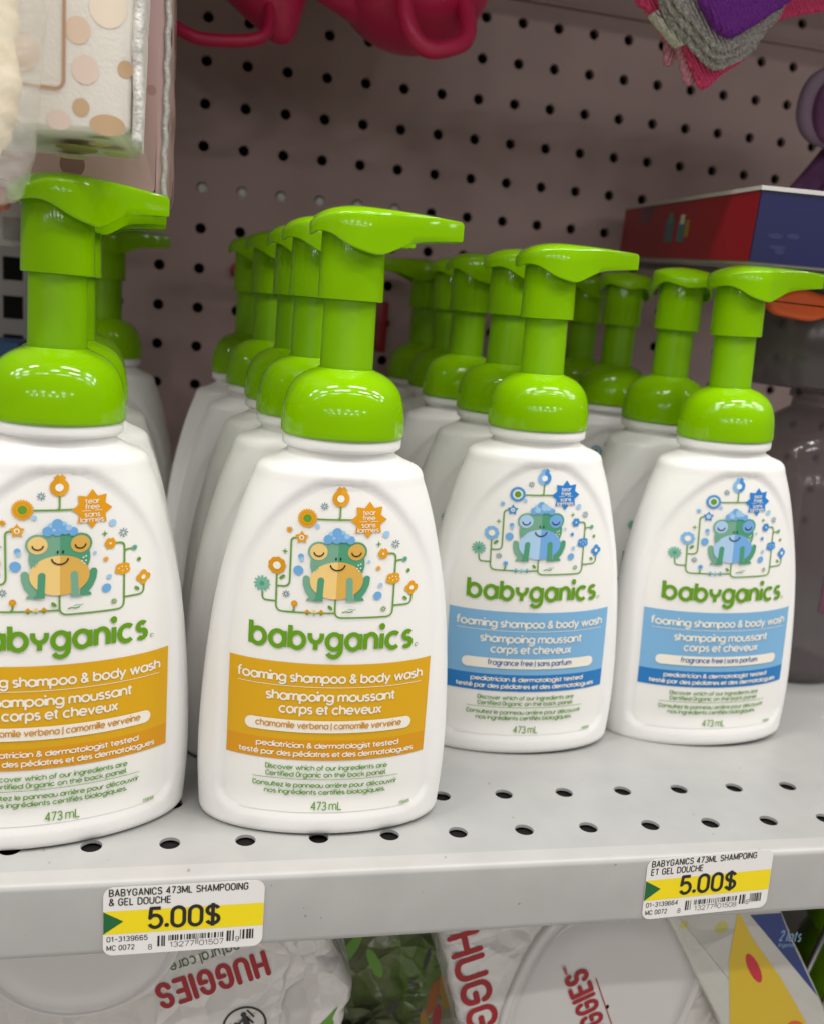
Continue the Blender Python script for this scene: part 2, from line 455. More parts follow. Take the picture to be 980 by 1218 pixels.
# front lip: rounded top edge, face, small rolled bottom return
prof = [(-.5, 0)]
for i in range(9):
    q = R(90 + 90 * i / 8); prof.append((-.71 + .09 * math.cos(q), -.09 + .09 * math.sin(q)))
prof += [(-.80, -.95)]
for i in range(1, 7):
    q = R(180 + 120 * i / 6); prof.append((-.74 + .06 * math.cos(q), -.97 + .075 * math.sin(q)))
prof += [(-.62, -1.0), (-.62, -.9)]
mb = MB()
nx = 50
mb.rings([[(XL + (XR - XL) * i / nx, y, z) for y, z in prof] for i in range(nx + 1)], closed=False)
mb.build('front_lip', M['lip'], shelf, True, 60)
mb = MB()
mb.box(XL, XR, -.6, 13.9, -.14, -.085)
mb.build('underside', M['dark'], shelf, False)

back_wall = empty('back_wall', (0, 0, 0)); tag(back_wall, kind='structure')
Y0 = 13.931
X0, Z0 = 1.8886, 13.7867
mb = MB()
us = [X0 - .5 + i for i in range(-3, 34)]
zs = [Z0 - .5 - 13 + i for i in range(0, 15)]
zs[0] = -1.0
zs = [-1.0] + [Z0 - .5 - 12 + i for i in range(0, 14)] + [15.12]
holes = {(i, j) for i in range(len(us) - 1) for j in range(1, len(zs) - 2)} | {(i, len(zs) - 2) for i in range(len(us) - 1)}
zs[-1] = zs[-2] + 1.0
holed_sheet(mb, us, zs, holes, .135, .16, lambda u, v, d: (u, Y0 + d, v), mid=0)
mb.build('pegboard_panel', M['peg'], back_wall, False)
# rolled edge and second panel above
ztop = zs[-1]
mb = MB()
mb.box(us[0], us[-1], Y0 - .13, Y0 + .2, ztop + .02, ztop + .09)
mb.build('panel_edge', M['peg'], back_wall, False)
mb = MB()
zs2 = [ztop + .1 + i for i in range(0, 8)]
holed_sheet(mb, us, zs2, {(i, j) for i in range(len(us) - 1) for j in range(len(zs2) - 1)}, .135, .16, lambda u, v, d: (u, Y0 - .1 + d, v), mid=0)
mb.build('upper_pegboard_panel', M['peg'], back_wall, False)
mb = MB()
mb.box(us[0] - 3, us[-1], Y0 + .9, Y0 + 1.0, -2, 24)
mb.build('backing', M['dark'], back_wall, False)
mb = MB()
mb.box(1.4, 8.4, Y0 + .165, Y0 + .2, 9.55, 9.74)
mb.build('rail', M['rail'], back_wall, False)
for i in range(6):
    mb = MB(); mb.lathe([(.125, 0), (.12, .03), (.001, .045)], 20)
    mb.build('hole_plug', M['rail'], back_wall, True, None, Matrix.Translation((X0 + i + .01, Y0 + .05, Z0 - 4 - .02)) @ Matrix.Rotation(R(90), 4, 'X'))
# slotted upright post at the left
mb = MB()
for i in range(-2, 26):
    z0 = 6.30 - 6 + .94 * (i + 0)
    xa, xb, xc, xd = -3.3, -2.80, -2.33, -1.72
    yf = Y0 - .35
    za, zb = z0 + .19, z0 + .75
    def P(x, z): return (x, yf, z)
    for (p, q, r, s) in ((xa, xb, z0, z0 + .94), (xc, xd, z0, z0 + .94), (xb, xc, z0, za), (xb, xc, zb, z0 + .94)):
        mb.add([P(p, r), P(q, r), P(q, s), P(p, s)], [(0, 1, 2, 3)])
    for (p, q) in (((xb, za), (xc, za)), ((xc, za), (xc, zb)), ((xc, zb), (xb, zb)), ((xb, zb), (xb, za))):
        mb.add([P(*p), P(*q), (q[0], yf + .1, q[1]), (p[0], yf + .1, p[1])], [(0, 1, 2, 3)])
mb.add([(-1.72, Y0 - .35, -1.6), (-1.72, Y0 + .2, -1.6), (-1.72, Y0 + .2, 24.7), (-1.72, Y0 - .35, 24.7)], [(0, 1, 2, 3)])
up = mb.build('slotted_upright', M['upright'], None, False)
tag(up, 'dark slotted steel post at the left end of the pegboard', 'shelf post')
mb = MB()
mb.box(-14, 34, .4, Y0 + .6, 17.6, 18.4)  # unseen shelf, placed to hold ceiling light off the wall and rear bottles
tag(mb.build('unseen_upper_shelf', M['lip'], None, False), kind='structure')
mb = MB()
mb.box(-14, 34, -1.0, Y0 + .6, -9.6, -9.0)
tag(mb.build('lower_shelf', M['lip'], None, False), kind='structure')
mb = MB()
mb.box(-14, 34, Y0, Y0 + .2, -9.0, -.9)
tag(mb.build('lower_back_wall', M['peg'], None, False), kind='structure')
mb = MB()
mb.add([(-160, -160, -34), (160, -160, -34), (160, 30, -34), (-160, 30, -34)], [(0, 1, 2, 3)])
M['floor'] = mat('floor_tile', (.45, .44, .42), .3)
tag(mb.build('floor', M['floor'], None, False), kind='structure')

# ------------------------------------------------------------------ the pump bottle
fa = spline([0, .8, 1.7, 2.6, 3.4, 4.05, 4.6, 4.98], [1.73, 1.775, 1.755, 1.685, 1.575, 1.435, 1.285, 1.15])
fb = spline([0, .8, 1.7, 2.6, 3.4, 4.05, 4.6, 4.98], [.84, .885, .91, .92, .91, .895, .875, .845])
def label_half(v):
    if v > 4.985: return 0
    t = (v - 2.5) / 2.49
    wd = 1.365 if t <= 0 else 1.365 * max(0, 1 - t ** 2.25) ** .62
    if v < .62:
        q = (.62 - v) / .24
        wd = 1.365 - .24 * (1 - math.sqrt(max(0, 1 - q * q)))
    return wd
LV0, LV1 = .38, 4.985
_out = []
for i in range(81):
    v = LV0 + (LV1 - LV0) * i / 80
    _out.append((label_half(v), v))
_o = np.array(_out)
def dist_out(x, z):
    """signed distance to the label outline, negative inside (approximate)"""
    d = np.hypot(_o[:, 0] - abs(x), _o[:, 1] - z).min()
    if z < LV0: d = min(d, LV0 - z) if abs(x) < 1.2 else d
    inside = LV0 <= z <= LV1 and abs(x) < label_half(z)
    return -d if inside else d
def sstep(a, b, x):
    t = min(1, max(0, (x - a) / (b - a))); return t * t * (3 - 2 * t)
REC = .045
def recess(x, z):
    d = dist_out(x, z)
    r = REC * (1 - sstep(.03, .17, d))
    return r * sstep(.15, .6, z)
def front_y(x, z):
    a, b = fa(z), fb(z)
    return -b * math.sqrt(max(0, 1 - (x / a) ** 2)) + REC * sstep(.15, .6, z)

def make_body(parent):
    N = 176
    rg = []
    fr = .125
    lev = [(.0, .30), (.0, fr)] + [(fr - fr * math.cos(R(q)), fr - fr * math.sin(R(q))) for q in (18, 36, 54, 72, 90)]
    for z, ins in lev:
        a, b = fa(max(z, 0)) - ins, fb(max(z, 0)) - ins
        rg.append([(a * math.cos(2 * math.pi * j / N), b * math.sin(2 * math.pi * j / N), z) for j in range(N)])
    nz = 92
    for i in range(1, nz + 1):
        z = fr + (4.98 - fr) * i / nz
        a, b = fa(z), fb(z); r = []
        for j in range(N):
            q = 2 * math.pi * j / N; x, y = a * math.cos(q), b * math.sin(q)
            if y < 0: y += recess(x, z) * min(1, -y / (.25 * b))
            r.append((x, y, z))
        rg.append(r)
    # rounded shoulder, neck, ring under the cap
    a0, b0 = fa(4.98), fb(4.98)
    for (ea, eb, z) in ((a0 - .012, b0 - .004, 5.04), (a0 - .04, b0 - .012, 5.10), (a0 - .09, b0 - .025, 5.145), (a0 - .17, b0 - .045, 5.18), (a0 - .27, b0 - .075, 5.215), (.81, .745, 5.255), (.765, .728, 5.275)):
        rg.append([(ea * math.cos(2 * math.pi * j / N), eb * math.sin(2 * math.pi * j / N), z) for j in range(N)])
    for (r_, z) in ((.728, 5.30), (.722, 5.35), (.724, 5.375), (.775, 5.385), (.792, 5.40), (.797, 5.43), (.797, 5.50), (.785, 5.53), (.6, 5.54)):
        rg.append([(r_ * math.cos(2 * math.pi * j / N), r_ * math.sin(2 * math.pi * j / N), z) for j in range(N)])
    mb = MB(); mb.rings(rg, True, True, True)
    return mb.build('body', M['white'], parent, True, 50)

def make_cap(parent):
    pf = [(.70, 5.535), (.80, 5.535), (.815, 5.545), (.82, 5.57)]
    fr_ = spline([5.57, 5.72, 5.90, 6.02, 6.12], [.82, .815, .80, .775, .74])
    pf += [(fr_(5.57 + .55 * i / 9), 5.57 + .55 * i / 9) for i in range(1, 10)]
    pf += [(.715, 6.165), (.683, 6.21), (.645, 6.252), (.60, 6.29), (.55, 6.325), (.495, 6.355), (.445, 6.377), (.41, 6.39), (.385, 6.395), (.372, 6.41), (.368, 6.36)]
    mb = MB(); mb.lathe(pf, 96)
    # fine grip ribs low on the skirt sides
    for a0 in (-8, 172):
        for k in range(9):
            q = R(a0 + k * 2.3 - 4); c, s = math.cos(q), math.sin(q)
            mb.tube([(.813 * c, .813 * s, 5.60), (.808 * c, .808 * s, 5.80)], .010, 6)
    return mb.build('cap', M['green'], parent, True, 45)

def make_stem(parent):
    mb = MB(); mb.lathe([(.352, 6.38), (.350, 6.46), (.343, 7.2), (.342, 7.45)], 64)
    return mb.build('pump_stem', M['green_stem'], parent, True)

HZT = spline([-.62, -.56, -.42, -.2, 0, .3, .7, 1.05, 1.38], [8.22, 8.27, 8.365, 8.44, 8.465, 8.462, 8.44, 8.415, 8.385])
HZB = spline([-.62, -.52, -.40, -.12, .10, .30, .45, .69, .98, 1.38], [8.04, 8.09, 8.095, 7.955, 7.885, 7.865, 7.915, 8.03, 8.095, 8.13])
def make_head(parent):
    mb = MB()
    # sleeve round the stem
    mb.lathe([(.350, 7.29), (.415, 7.285), (.425, 7.29), (.428, 7.31), (.418, 7.8), (.412, 8.12), (.40, 8.2)], 64)
    # plan of the head: disc running into a tapering spout
    plan = []
    rr, tipx, tiph = .575, 1.39, .165
    qt = 52
    n1 = 56
    for i in range(n1 + 1):
        q = R(qt + (360 - 2 * qt) * i / n1); plan.append((rr * math.cos(q), rr * math.sin(q)))
    x0, y0 = plan[-1]
    low = []
    for i in range(1, 15):
        t = i / 14
        x = x0 + (tipx - x0) * t
        y = y0 + (-tiph - y0) * (1 - (1 - t) ** 1.9)
        low.append((x, y))
    for i in range(1, 6):
        t = i / 6; plan_tip = (tipx + .012 * math.sin(math.pi * t), -tiph + 2 * tiph * t); low.append(plan_tip)
    plan += low
    plan += [(x, -y) for x, y in reversed(low[:14])]
    n = len(plan)
    def ring(k, dz_top=None, f=None, inset=0):
        out = []
        for x, y in plan:
            X, Y = x * k, y * k
            if inset:
                l = math.hypot(x, y); X, Y = x - x / l * inset, y - y / l * inset
            out.append((X, Y, f(x, y)))
        return out
    def zt(x, y): return HZT(max(-.62, min(1.38, x))) - .10 * min(1, (abs(y) / .6)) ** 2
    def zb(x, y):
        b = HZB(max(-.62, min(1.38, x)))
        if y > 0: b += .05 * min(1, y / .4) * (1 if x < .5 else max(0, 1 - (x - .5) * 2))
        return b
    rg = [ring(1, f=lambda x, y: zb(x, y) + .12, inset=.07), ring(1, f=lambda x, y: zb(x, y) + .004, inset=.045), ring(1, f=zb, inset=.014), ring(1, f=lambda x, y: zb(x, y) + .014)]
    for t in (.3, .6): rg.append(ring(1, f=lambda x, y, t=t: zb(x, y) + .014 + t * (zt(x, y) - zb(x, y) - .07)))
    rg.append(ring(1, f=lambda x, y: zt(x, y) - .055))
    rg.append(ring(1, f=lambda x, y: zt(x, y) - .022, inset=.012))
    rg.append(ring(1, f=lambda x, y: zt(x, y) - .004, inset=.035))
    # top surface strips towards the middle line
    for k in (.8, .55, .3, .1, 0):
        out = []
        for x, y in plan:
            l = math.hypot(x, y); xi, yi = x - x / l * .05, y - y / l * .05
            out.append((xi * (1 if xi > .2 else 1) if False else xi, yi * k, HZT(max(-.62, min(1.38, xi))) - .10 * min(1, (abs(yi) * k / .6)) ** 2))
        rg.append(out)
    mb.rings(rg, True, False, False)
    # inner roof so the underside is closed
    mb.rings([ring(1, f=lambda x, y: zb(x, y) + .12, inset=.07), [(p[0] * .5, p[1] * .2, 8.22) for p in ring(1, f=zb, inset=.07)]], True, False, True)
    # outlet under the spout tip
    o = mb.build('pump_head', M['green'], parent, True, 40)
    return o

def make_label(parent, kind):
    O = kind == 'orange'
    pfx = 'o_' if O else 'b_'
    def mp(u, v, l):
        return (u, front_y(u, v) - .010 - l * .004, v)
    P = Print(mp)
    # paper
    nv, nu = 70, 30
    vs, fs = [], []
    for j in range(nv + 1):
        t = j / nv
        v = LV0 + (LV1 - LV0) * (1 - (1 - t) ** 1.7)
        wd = label_half(v)
        for i in range(nu + 1): vs.append((wd * (2 * i / nu - 1), v))
    for j in range(nv):
        for i in range(nu): fs.append((j * (nu + 1) + i, j * (nu + 1) + i + 1, (j + 1) * (nu + 1) + i + 1, (j + 1) * (nu + 1) + i))
    P.put(vs, fs, 'paper', -1.2)
    def q(u, v): return (u + .045, v + .03 * u)
    P.xf = None
    # bands
    P.rect(-1.365, 1.365, 1.475, 2.575, pfx + 'band', .6, 34, 8)
    P.rect(-1.365, 1.365, 1.175, 1.475, pfx + 'band2', .6, 34, 2)
    T = 2.4
    P.text('foaming shampoo & body wash', 0, 2.315, .086, 'cream', T, .28, width=2.48)
    for a in range(24): P.rect(-1.24 + a * 2.48 / 24, -1.24 + (a + 1) * 2.48 / 24, 2.243, 2.251, 'cream', T)
    P.text('shampoing moussant', 0, 2.05, .088, 'cream', T, .28, width=1.72)
    P.text('corps et cheveux', 0, 1.865, .088, 'cream', T, .28, width=1.36)
    P.pill(-1.13, 1.13, 1.585, 1.762, 'cream', T)
    if O: P.text('chamomile verbena | camomille verveine', 0, 1.65, .06, pfx + 'text', T + 1.4, .23, width=1.97)
    else: P.text('fragrance free | sans parfum', 0, 1.65, .06, pfx + 'text', T + 1.4, .23, width=1.42)
    P.text('pediatrician & dermatologist tested', 0, 1.36, .05, 'cream', T, .3, width=1.93)
    P.text('test\u00e9 par des p\u00e9diatres et des dermatologues', 0, 1.235, .05, 'cream', T, .3, width=2.38)
    P.text('Discover which of our ingredients are', 0, 1.03, .046, 'fineprint', T, .27, width=1.66)
    P.text('Certified Organic on the back panel.', 0, .925, .046, 'fineprint', T, .27, width=1.64)
    for a in range(20): P.rect(-1.0 + a * .1, -1.0 + a * .1 + .1, .883, .89, 'leafgreen', T)
    P.text('Consultez le panneau arri\u00e8re pour d\u00e9couvrir', 0, .765, .046, 'fineprint', T, .27, width=1.98)
    P.text('nos ingr\u00e9dients certifi\u00e9s biologiques.', 0, .66, .046, 'fineprint', T, .27, width=1.66)
    P.text('473', -.085, .425, .115, 'leafgreen', T, .13, width=.2, caps=True, track=.16)
    P.text('m', .11, .425, .085, 'leafgreen', T, .16, width=.095)
    P.text('L', .205, .425, .115, 'leafgreen', T, .13, width=.05, caps=True)
    P.text('1158105', 1.14, .40, .045, 'leafgreen', T, .14, width=.15, caps=True, track=.15)
    # wordmark
    P.text('baby'.replace('y', '\u00ff') + 'ganics', -.03, 2.79, .212, 'logo', T, .285, width=2.14, track=.34)
    P.ell(1.125, 2.80, .022, .022, 'leafgreen', T, 12); P.ell(1.125, 2.80, .015, .015, 'paper', T + .8, 12)
    P.ell(.618, 3.105, .041, .041, 'logo', T, 20)
    # ---- picture: a bathing frog among line flowers
    P.xf = q
    VT = .022
    def path(pts, rad=.06):
        out = [pts[0]]
        for i in range(1, len(pts) - 1):
            a, b, c = map(lambda z: Vector((z[0], z[1])), (pts[i - 1], pts[i], pts[i + 1]))
            d1, d2 = (a - b), (c - b); r1 = min(rad, d1.length / 2, d2.length / 2)
            p0, p2 = b + d1.normalized() * r1, b + d2.normalized() * r1
            for t in (0, .25, .5, .75, 1): out.append(tuple(p0 * (1 - t) ** 2 + b * 2 * t * (1 - t) + p2 * t * t))
        out.append(pts[-1]); return out
    for pts in ([(-.37, 4.54), (.08, 4.54)], [(-.078, 4.72), (-.078, 4.54), (-.16, 4.54)], [(-.57, 4.285), (-.68, 4.285), (-.676, 3.633), (-.838, 3.631)],
                [(-.845, 3.80), (-.838, 3.295), (-.073, 3.29)], [(-.078, 3.48), (-.075, 3.228), (.698, 3.215), (.697, 4.075), (.56, 4.075)],
                [(-1.02, 3.53), (-1.015, 3.425), (-.84, 3.425)], [(.697, 3.90), (.70, 3.975), (.81, 3.975)], [(.70, 3.362), (.955, 3.358), (.957, 3.50)],
                [(-.602, 3.39), (-.605, 3.293), (-.70, 3.293)]):
        P.stroke(path(pts, .09), VT, 'vine', 1.2)
    F1, F2 = pfx + 'fl', pfx + 'fl2'
    def flower(u, v, r, n, m1, m2, m3=None, pet=.5):
        for k in range(n):
            a = 2 * math.pi * k / n; P.ell(u + r * .62 * math.cos(a), v + r * .62 * math.sin(a), r * pet * .72, r * pet * .72, m1, 1.8, 12)
        P.ell(u, v, r * .66, r * .66, m1, 2.2, 18); P.ell(u, v, r * .42, r * .42, m2, 2.6, 16)
        if m3: P.ell(u, v, r * .2, r * .2, m3, 3.0, 12)
    P.ell(-.081, 4.815, .108, .108, F2, 1.8, 28, 90, 270); P.ell(-.081, 4.815, .108, .108, F1, 1.8, 28, -90, 90)
    P.star(-.05, 4.925, .045, .045, 2, F1, 1.7); P.star(-.10, 4.925, .045, .045, 2, F2, 1.7)
    P.ell(-.081, 4.812, .047, .047, 'paper', 2.6, 20)
    P.star(-.489, 4.547, .128, .108, 22, F1, 1.8); P.ell(-.489, 4.547, .088, .088, F2, 2.2); P.ell(-.489, 4.547, .072, .072, 'cream' if not O else F1, 2.6); P.ell(-.489, 4.547, .052, .052, 'leafgreen', 3.0)
    P.star(.298, 4.535, .242, .168, 8, pfx + 'burst', 1.8, 0)
    for s_, v_ in (('tear', 4.605), ('free', 4.535), ('sans', 4.44), ('larmes', 4.375)):
        P.text(s_, .298, v_, .04, 'cream', 2.8, .22, width={'tear': .16, 'free': .16, 'sans': .18, 'larmes': .275}[s_])
    P.rect(.175, .42, 4.512, 4.518, 'cream', 2.8)
    def aster(u, v, r, m, n=8):
        for k in range(n):
            a = 2 * math.pi * k / n
            P.stroke([(u + r * .3 * math.cos(a), v + r * .3 * math.sin(a)), (u + r * math.cos(a), v + r * math.sin(a))], .012, m, 1.6)
    aster(-.283, 4.71, .05, 'slate'); aster(-.715, 3.53, .05, 'slate'); aster(.682, 4.194, .06, 'slate'); aster(.572, 3.325, .04, 'vine')
    P.star(-.71, 4.383, .05, .024, 8, F2, 1.6); P.star(.467, 3.885, .045, .02, 8, F1, 1.6)
    P.star(-.55, 4.292, .09, .052, 5, F1, 1.8, 90); P.ell(-.55, 4.292, .033, .033, 'cream', 2.2, 14); P.ell(-.55, 4.292, .018, .018, F2, 2.6, 12)
    P.star(-.753, 4.096, .045, .013, 4, 'leafgreen', 1.6); P.star(.45, 4.21, .045, .013, 4, 'leafgreen', 1.6)
    flower(-.847, 3.90, .118, 9, F2, F1, 'cream'); P.ell(-.847, 3.90, .05, .05, 'cream', 3.2, 16)
    for k in range(12):
        a = 2 * math.pi * k / 12; P.ell(-1.028 + .065 * math.cos(a), 3.636 + .065 * math.sin(a), .045, .017, 'mint', 1.8, 12, rot=math.degrees(a))
    P.ell(-1.028, 3.636, .03, .03, 'frogB', 2.4, 14)
    P.ell(-.774, 3.753, .045, .022, 'leafgreen', 1.8, 16, rot=40); P.ell(-.141, 3.365, .04, .022, 'leafgreen', 1.8, 16, rot=-45); P.ell(.866, 3.445, .04, .02, 'mint' if False else 'vine', 1.8, 16, rot=-40)
    P.ell(-.604, 3.409, .042, .042, F2, 1.8, 16); P.ell(-.604, 3.409, .02, .02, F1, 2.2, 12)
    for k, u_ in enumerate((-.435, -.346, -.254)):
        P.star(u_, 3.298, .042, .042, 2, (F2, pfx + 'bellyA', F2)[k], 2.0)
        P.put([(u_, 3.298), (u_ - .03, 3.286), (u_, 3.256), (u_ + .03, 3.286)], [(0, 1, 2, 3)], 'leafgreen' if k != 1 else 'mint', 2.4)
    P.stroke([(.02, 3.30), (.07, 3.312), (.11, 3.30), (.16, 3.312)], .014, 'vine', 1.6); P.stroke([(.09, 3.335), (.13, 3.342), (.17, 3.334), (.2, 3.342)], .01, 'mint', 1.6)
    flower(.52, 4.079, .07, 6, F1, F1, 'cream', .6)
    P.ell(.827, 3.978, .036, .036, 'mint', 1.8, 16); P.ell(.827, 3.978, .018, .018, 'frogB', 2.2, 12)
    P.ell(.888, 3.818, .026, .026, 'leafgreen', 1.8, 14)
    for du, dv in ((-.05, -.02), (0, -.035), (.05, -.02), (-.04, .03), (.04, .03), (0, .035)): P.ell(.677 + du, 3.733 + dv, .048, .04, F1, 1.8, 14)
    for du, dv in ((-.05, .01), (-.01, .03), (.04, .02), (.0, -.025), (.055, -.015)): P.ell(.677 + du, 3.733 + dv, .009, .009, 'cream', 2.4, 8)
    flower(.949, 3.575, .078, 4, F1, F1, 'cream', .85); P.ell(.949, 3.575, .03, .03, 'cream', 3.2, 12)
    for u_, v_, r_, m_ in ((.546, 4.336, .045, 'bubble2'), (.479, 3.514, .056, 'bubble'), (.51, 3.655, .032, 'bubble2'), (.333, 3.982, .022, 'bubble2'), (-.573, 3.856, .064, 'bubble'), (-.548, 4.045, .036, 'bubble'), (-.54, 4.005, .03, 'bubble2'), (-.362, 4.451, .03, 'bubble2')):
        P.ell(u_, v_, r_, r_, m_, 1.6, 22)
    # frog
    FU, A, B = -.074, 'frogA', 'frogB'
    def half(u, v, rx, ry, ma, mb_, lev):
        P.ell(u, v, rx, ry, ma, lev, 24, 90, 270); P.ell(u, v, rx, ry, mb_, lev, 24, -90, 90)
    def leg(pts, m):
        for (x0_, y0_, r0), (x1_, y1_, r1) in zip(pts, pts[1:]):
            d = math.hypot(x1_ - x0_, y1_ - y0_); nx_, ny_ = -(y1_ - y0_) / d, (x1_ - x0_) / d
            P.put([(x0_ + nx_ * r0, y0_ + ny_ * r0), (x0_ - nx_ * r0, y0_ - ny_ * r0), (x1_ - nx_ * r1, y1_ - ny_ * r1), (x1_ + nx_ * r1, y1_ + ny_ * r1)], [(0, 1, 2, 3)], m, 1.6)
        for x0_, y0_, r0 in pts: P.ell(x0_, y0_, r0, r0, m, 1.6, 16)
    leg([(-.468, 3.75, .045), (-.452, 3.68, .055), (-.42, 3.60, .06), (-.37, 3.52, .05)], A)
    leg([(.318, 3.75, .045), (.30, 3.68, .055), (.262, 3.60, .06), (.215, 3.52, .05)], B)
    P.put([(-.46, 3.453), (-.44, 3.49), (-.33, 3.52), (-.29, 3.453)], [(0, 1, 2, 3)], A, 2.0)
    P.put([(.30, 3.453), (.285, 3.49), (.18, 3.52), (.14, 3.453)], [(0, 1, 2, 3)], B, 2.0)
    half(FU, 3.95, .352, .305, A, B, 2.4)
    P.ell(FU - .25, 4.118, .138, .132, A, 2.6); P.ell(FU + .235, 4.118, .138, .132, B, 2.6)
    half(FU, 3.732, .345, .25, pfx + 'bellyA', pfx + 'bellyB', 3.2)
    P.ell(FU - .25, 4.114, .112, .108, pfx + 'bellyA', 3.2); P.ell(FU + .235, 4.114, .112, .108, pfx + 'bellyB', 3.2)
    P.stroke([(FU - .205, 3.735), (FU - .215, 3.49)], .085, B, 3.8); P.ell(FU - .205, 3.735, .0425, .0425, B, 3.8, 16)
    P.stroke([(FU + .165, 3.735), (FU + .175, 3.49)], .085, A if O else B, 3.8); P.ell(FU + .165, 3.735, .0425, .0425, A if O else B, 3.8, 16)
    P.put([(FU - .30, 3.452), (FU - .285, 3.475), (FU - .235, 3.50), (FU - .17, 3.50), (FU - .17, 3.452)], [(0, 1, 2, 3, 4)], B, 3.9)
    P.put([(FU + .13, 3.452), (FU + .13, 3.50), (FU + .20, 3.50), (FU + .25, 3.475), (FU + .265, 3.452)], [(0, 1, 2, 3, 4)], A if O else B, 3.9)
    for u_ in (FU - .25, FU + .235): P.stroke(expand([arc(u_, 4.115, .062, .055, 190, 350)]), .017, 'black', 4.6, True)
    P.stroke(expand([arc(FU, 3.95, .094, .078, 188, 352)]), .018, 'black', 4.6, True)
    P.ell(FU - .026, 4.027, .011, .022, 'black', 4.6, 12); P.ell(FU + .034, 4.027, .011, .022, 'black', 4.6, 12)
    for sx in (-1, 1):
        for du, dv in ((.30, 3.90), (.27, 3.94), (.255, 3.895), (.30, 3.955), (.28, 3.865)):
            P.star(FU + sx * du, dv, .013, .013, 2, 'mint' if sx < 0 else 'cream', 4.2)
    for du, dv, r_, m_ in ((-.14, 4.285, .06, 'bubble'), (-.09, 4.335, .058, 'bubble2'), (-.03, 4.375, .062, 'bubble'), (.03, 4.345, .06, 'bubble2'), (.06, 4.30, .058, 'bubble'), (-.03, 4.30, .072, 'bubble'), (-.08, 4.30, .045, 'bubble2'), (.10, 4.325, .035, 'bubble2'), (.15, 4.275, .055, 'bubble'), (.0, 4.375, .035, 'bubble2')):
        P.ell(FU + du, dv, r_, r_, m_, 4.4 + random.random() * .3, 20)
    return P.build('label', parent, True)

def copy_tree(o, parent=None):
    c = o.copy(); COL.objects.link(c)
    if parent: c.parent = parent
    for ch in [k for k in CHILD.get(o.name, [])]: copy_tree(ch, c)
    return c
CHILD = {}
GRP = 'foaming soap bottles standing in rows on the shelf'
def make_bottle(kind):
    root = empty('pump_bottle', (0, 0, 0))
    tag(root, cat='soap bottle', group=GRP)
    CHILD[root.name] = [make_body(root), make_cap(root), make_stem(root), make_head(root), make_label(root, kind)]
    return root
protoO = make_bottle('orange')
protoB = make_bottle('blue')
BOT = [
 # kind, x, y, turn, label
 ('orange', .43, .79, 13, 'orange labelled white pump bottle cut off by the left edge of the photo', 20),
 ('orange', 4.10, .84, -3, 'nearest whole pump bottle, orange label, behind the left price tag'),
 ('blue', 7.76, 3.06, -4, 'blue labelled pump bottle next to the orange labelled one'),
 ('blue', 11.38, 3.22, -4, 'blue labelled pump bottle at the right end with its spout by the blue box'),
 ('orange', .30, 2.62, -4, 'white bottle close behind the left cut-off bottle, spout just showing past it', 30),
 ('orange', .1, 4.6, 4, 'white bottle third in the left row, short piece of its spout showing'),
 ('orange', -.15, 11.6, -3, 'shaded bottle farthest back in the left row, alone by the pegboard'),
 ('orange', 3.80, 2.78, 2, 'white bottle directly behind the whole orange labelled bottle'),
 ('orange', 3.68, 4.72, 1, 'third bottle back in the row of the whole orange labelled bottle'),
 ('orange', 3.40, 7.0, 4, 'fourth bottle back in the row of the whole orange labelled bottle'),
 ('orange', 3.12, 9.4, -3, 'last bottle of the orange row, dark green head against the pegboard'),
 ('blue', 7.57, 5.1, 0, 'bottle directly behind the blue labelled one nearest the orange label'),
 ('blue', 7.43, 7.4, -2, 'third bottle back in the left blue labelled row'),
 ('blue', 7.55, 9.5, 0, 'fourth bottle back in the left blue labelled row'),
 ('blue', 7.45, 11.6, 2, 'last dim bottle of the left blue labelled row, spout pointing over the gap', 170),
 ('blue', 11.0, 5.3, 16, 'bottle directly behind the right end blue labelled one, under the red box', 58),
 ('blue', 11.20, 8.3, -6, 'third bottle back in the right blue labelled row, under the red box', 75),
 ('blue', 11.25, 10.6, -4, 'farthest bottle in the right blue labelled row, half hidden by a pump'),
]
used = set()
LEAN = {1: -.6, 2: -1.7, 3: -2.6}
for bi, (kind, x, y, rz, lab, *turn) in enumerate(BOT):
    pro = protoO if kind == 'orange' else protoB
    o = pro if kind not in used else copy_tree(pro)
    used.add(kind)
    o.location = (x * S, y * S, .004 * S); o.rotation_euler = (0, R(LEAN.get(bi, 0)), R(rz))
    tag(o, lab, 'soap bottle', GRP)
    for ch in o.children:
        if ch.name.startswith('pump_head'): ch.rotation_euler = (0, 0, R((turn[0] if turn else 0) + (0 if bi < 4 else random.uniform(-7, 7))))

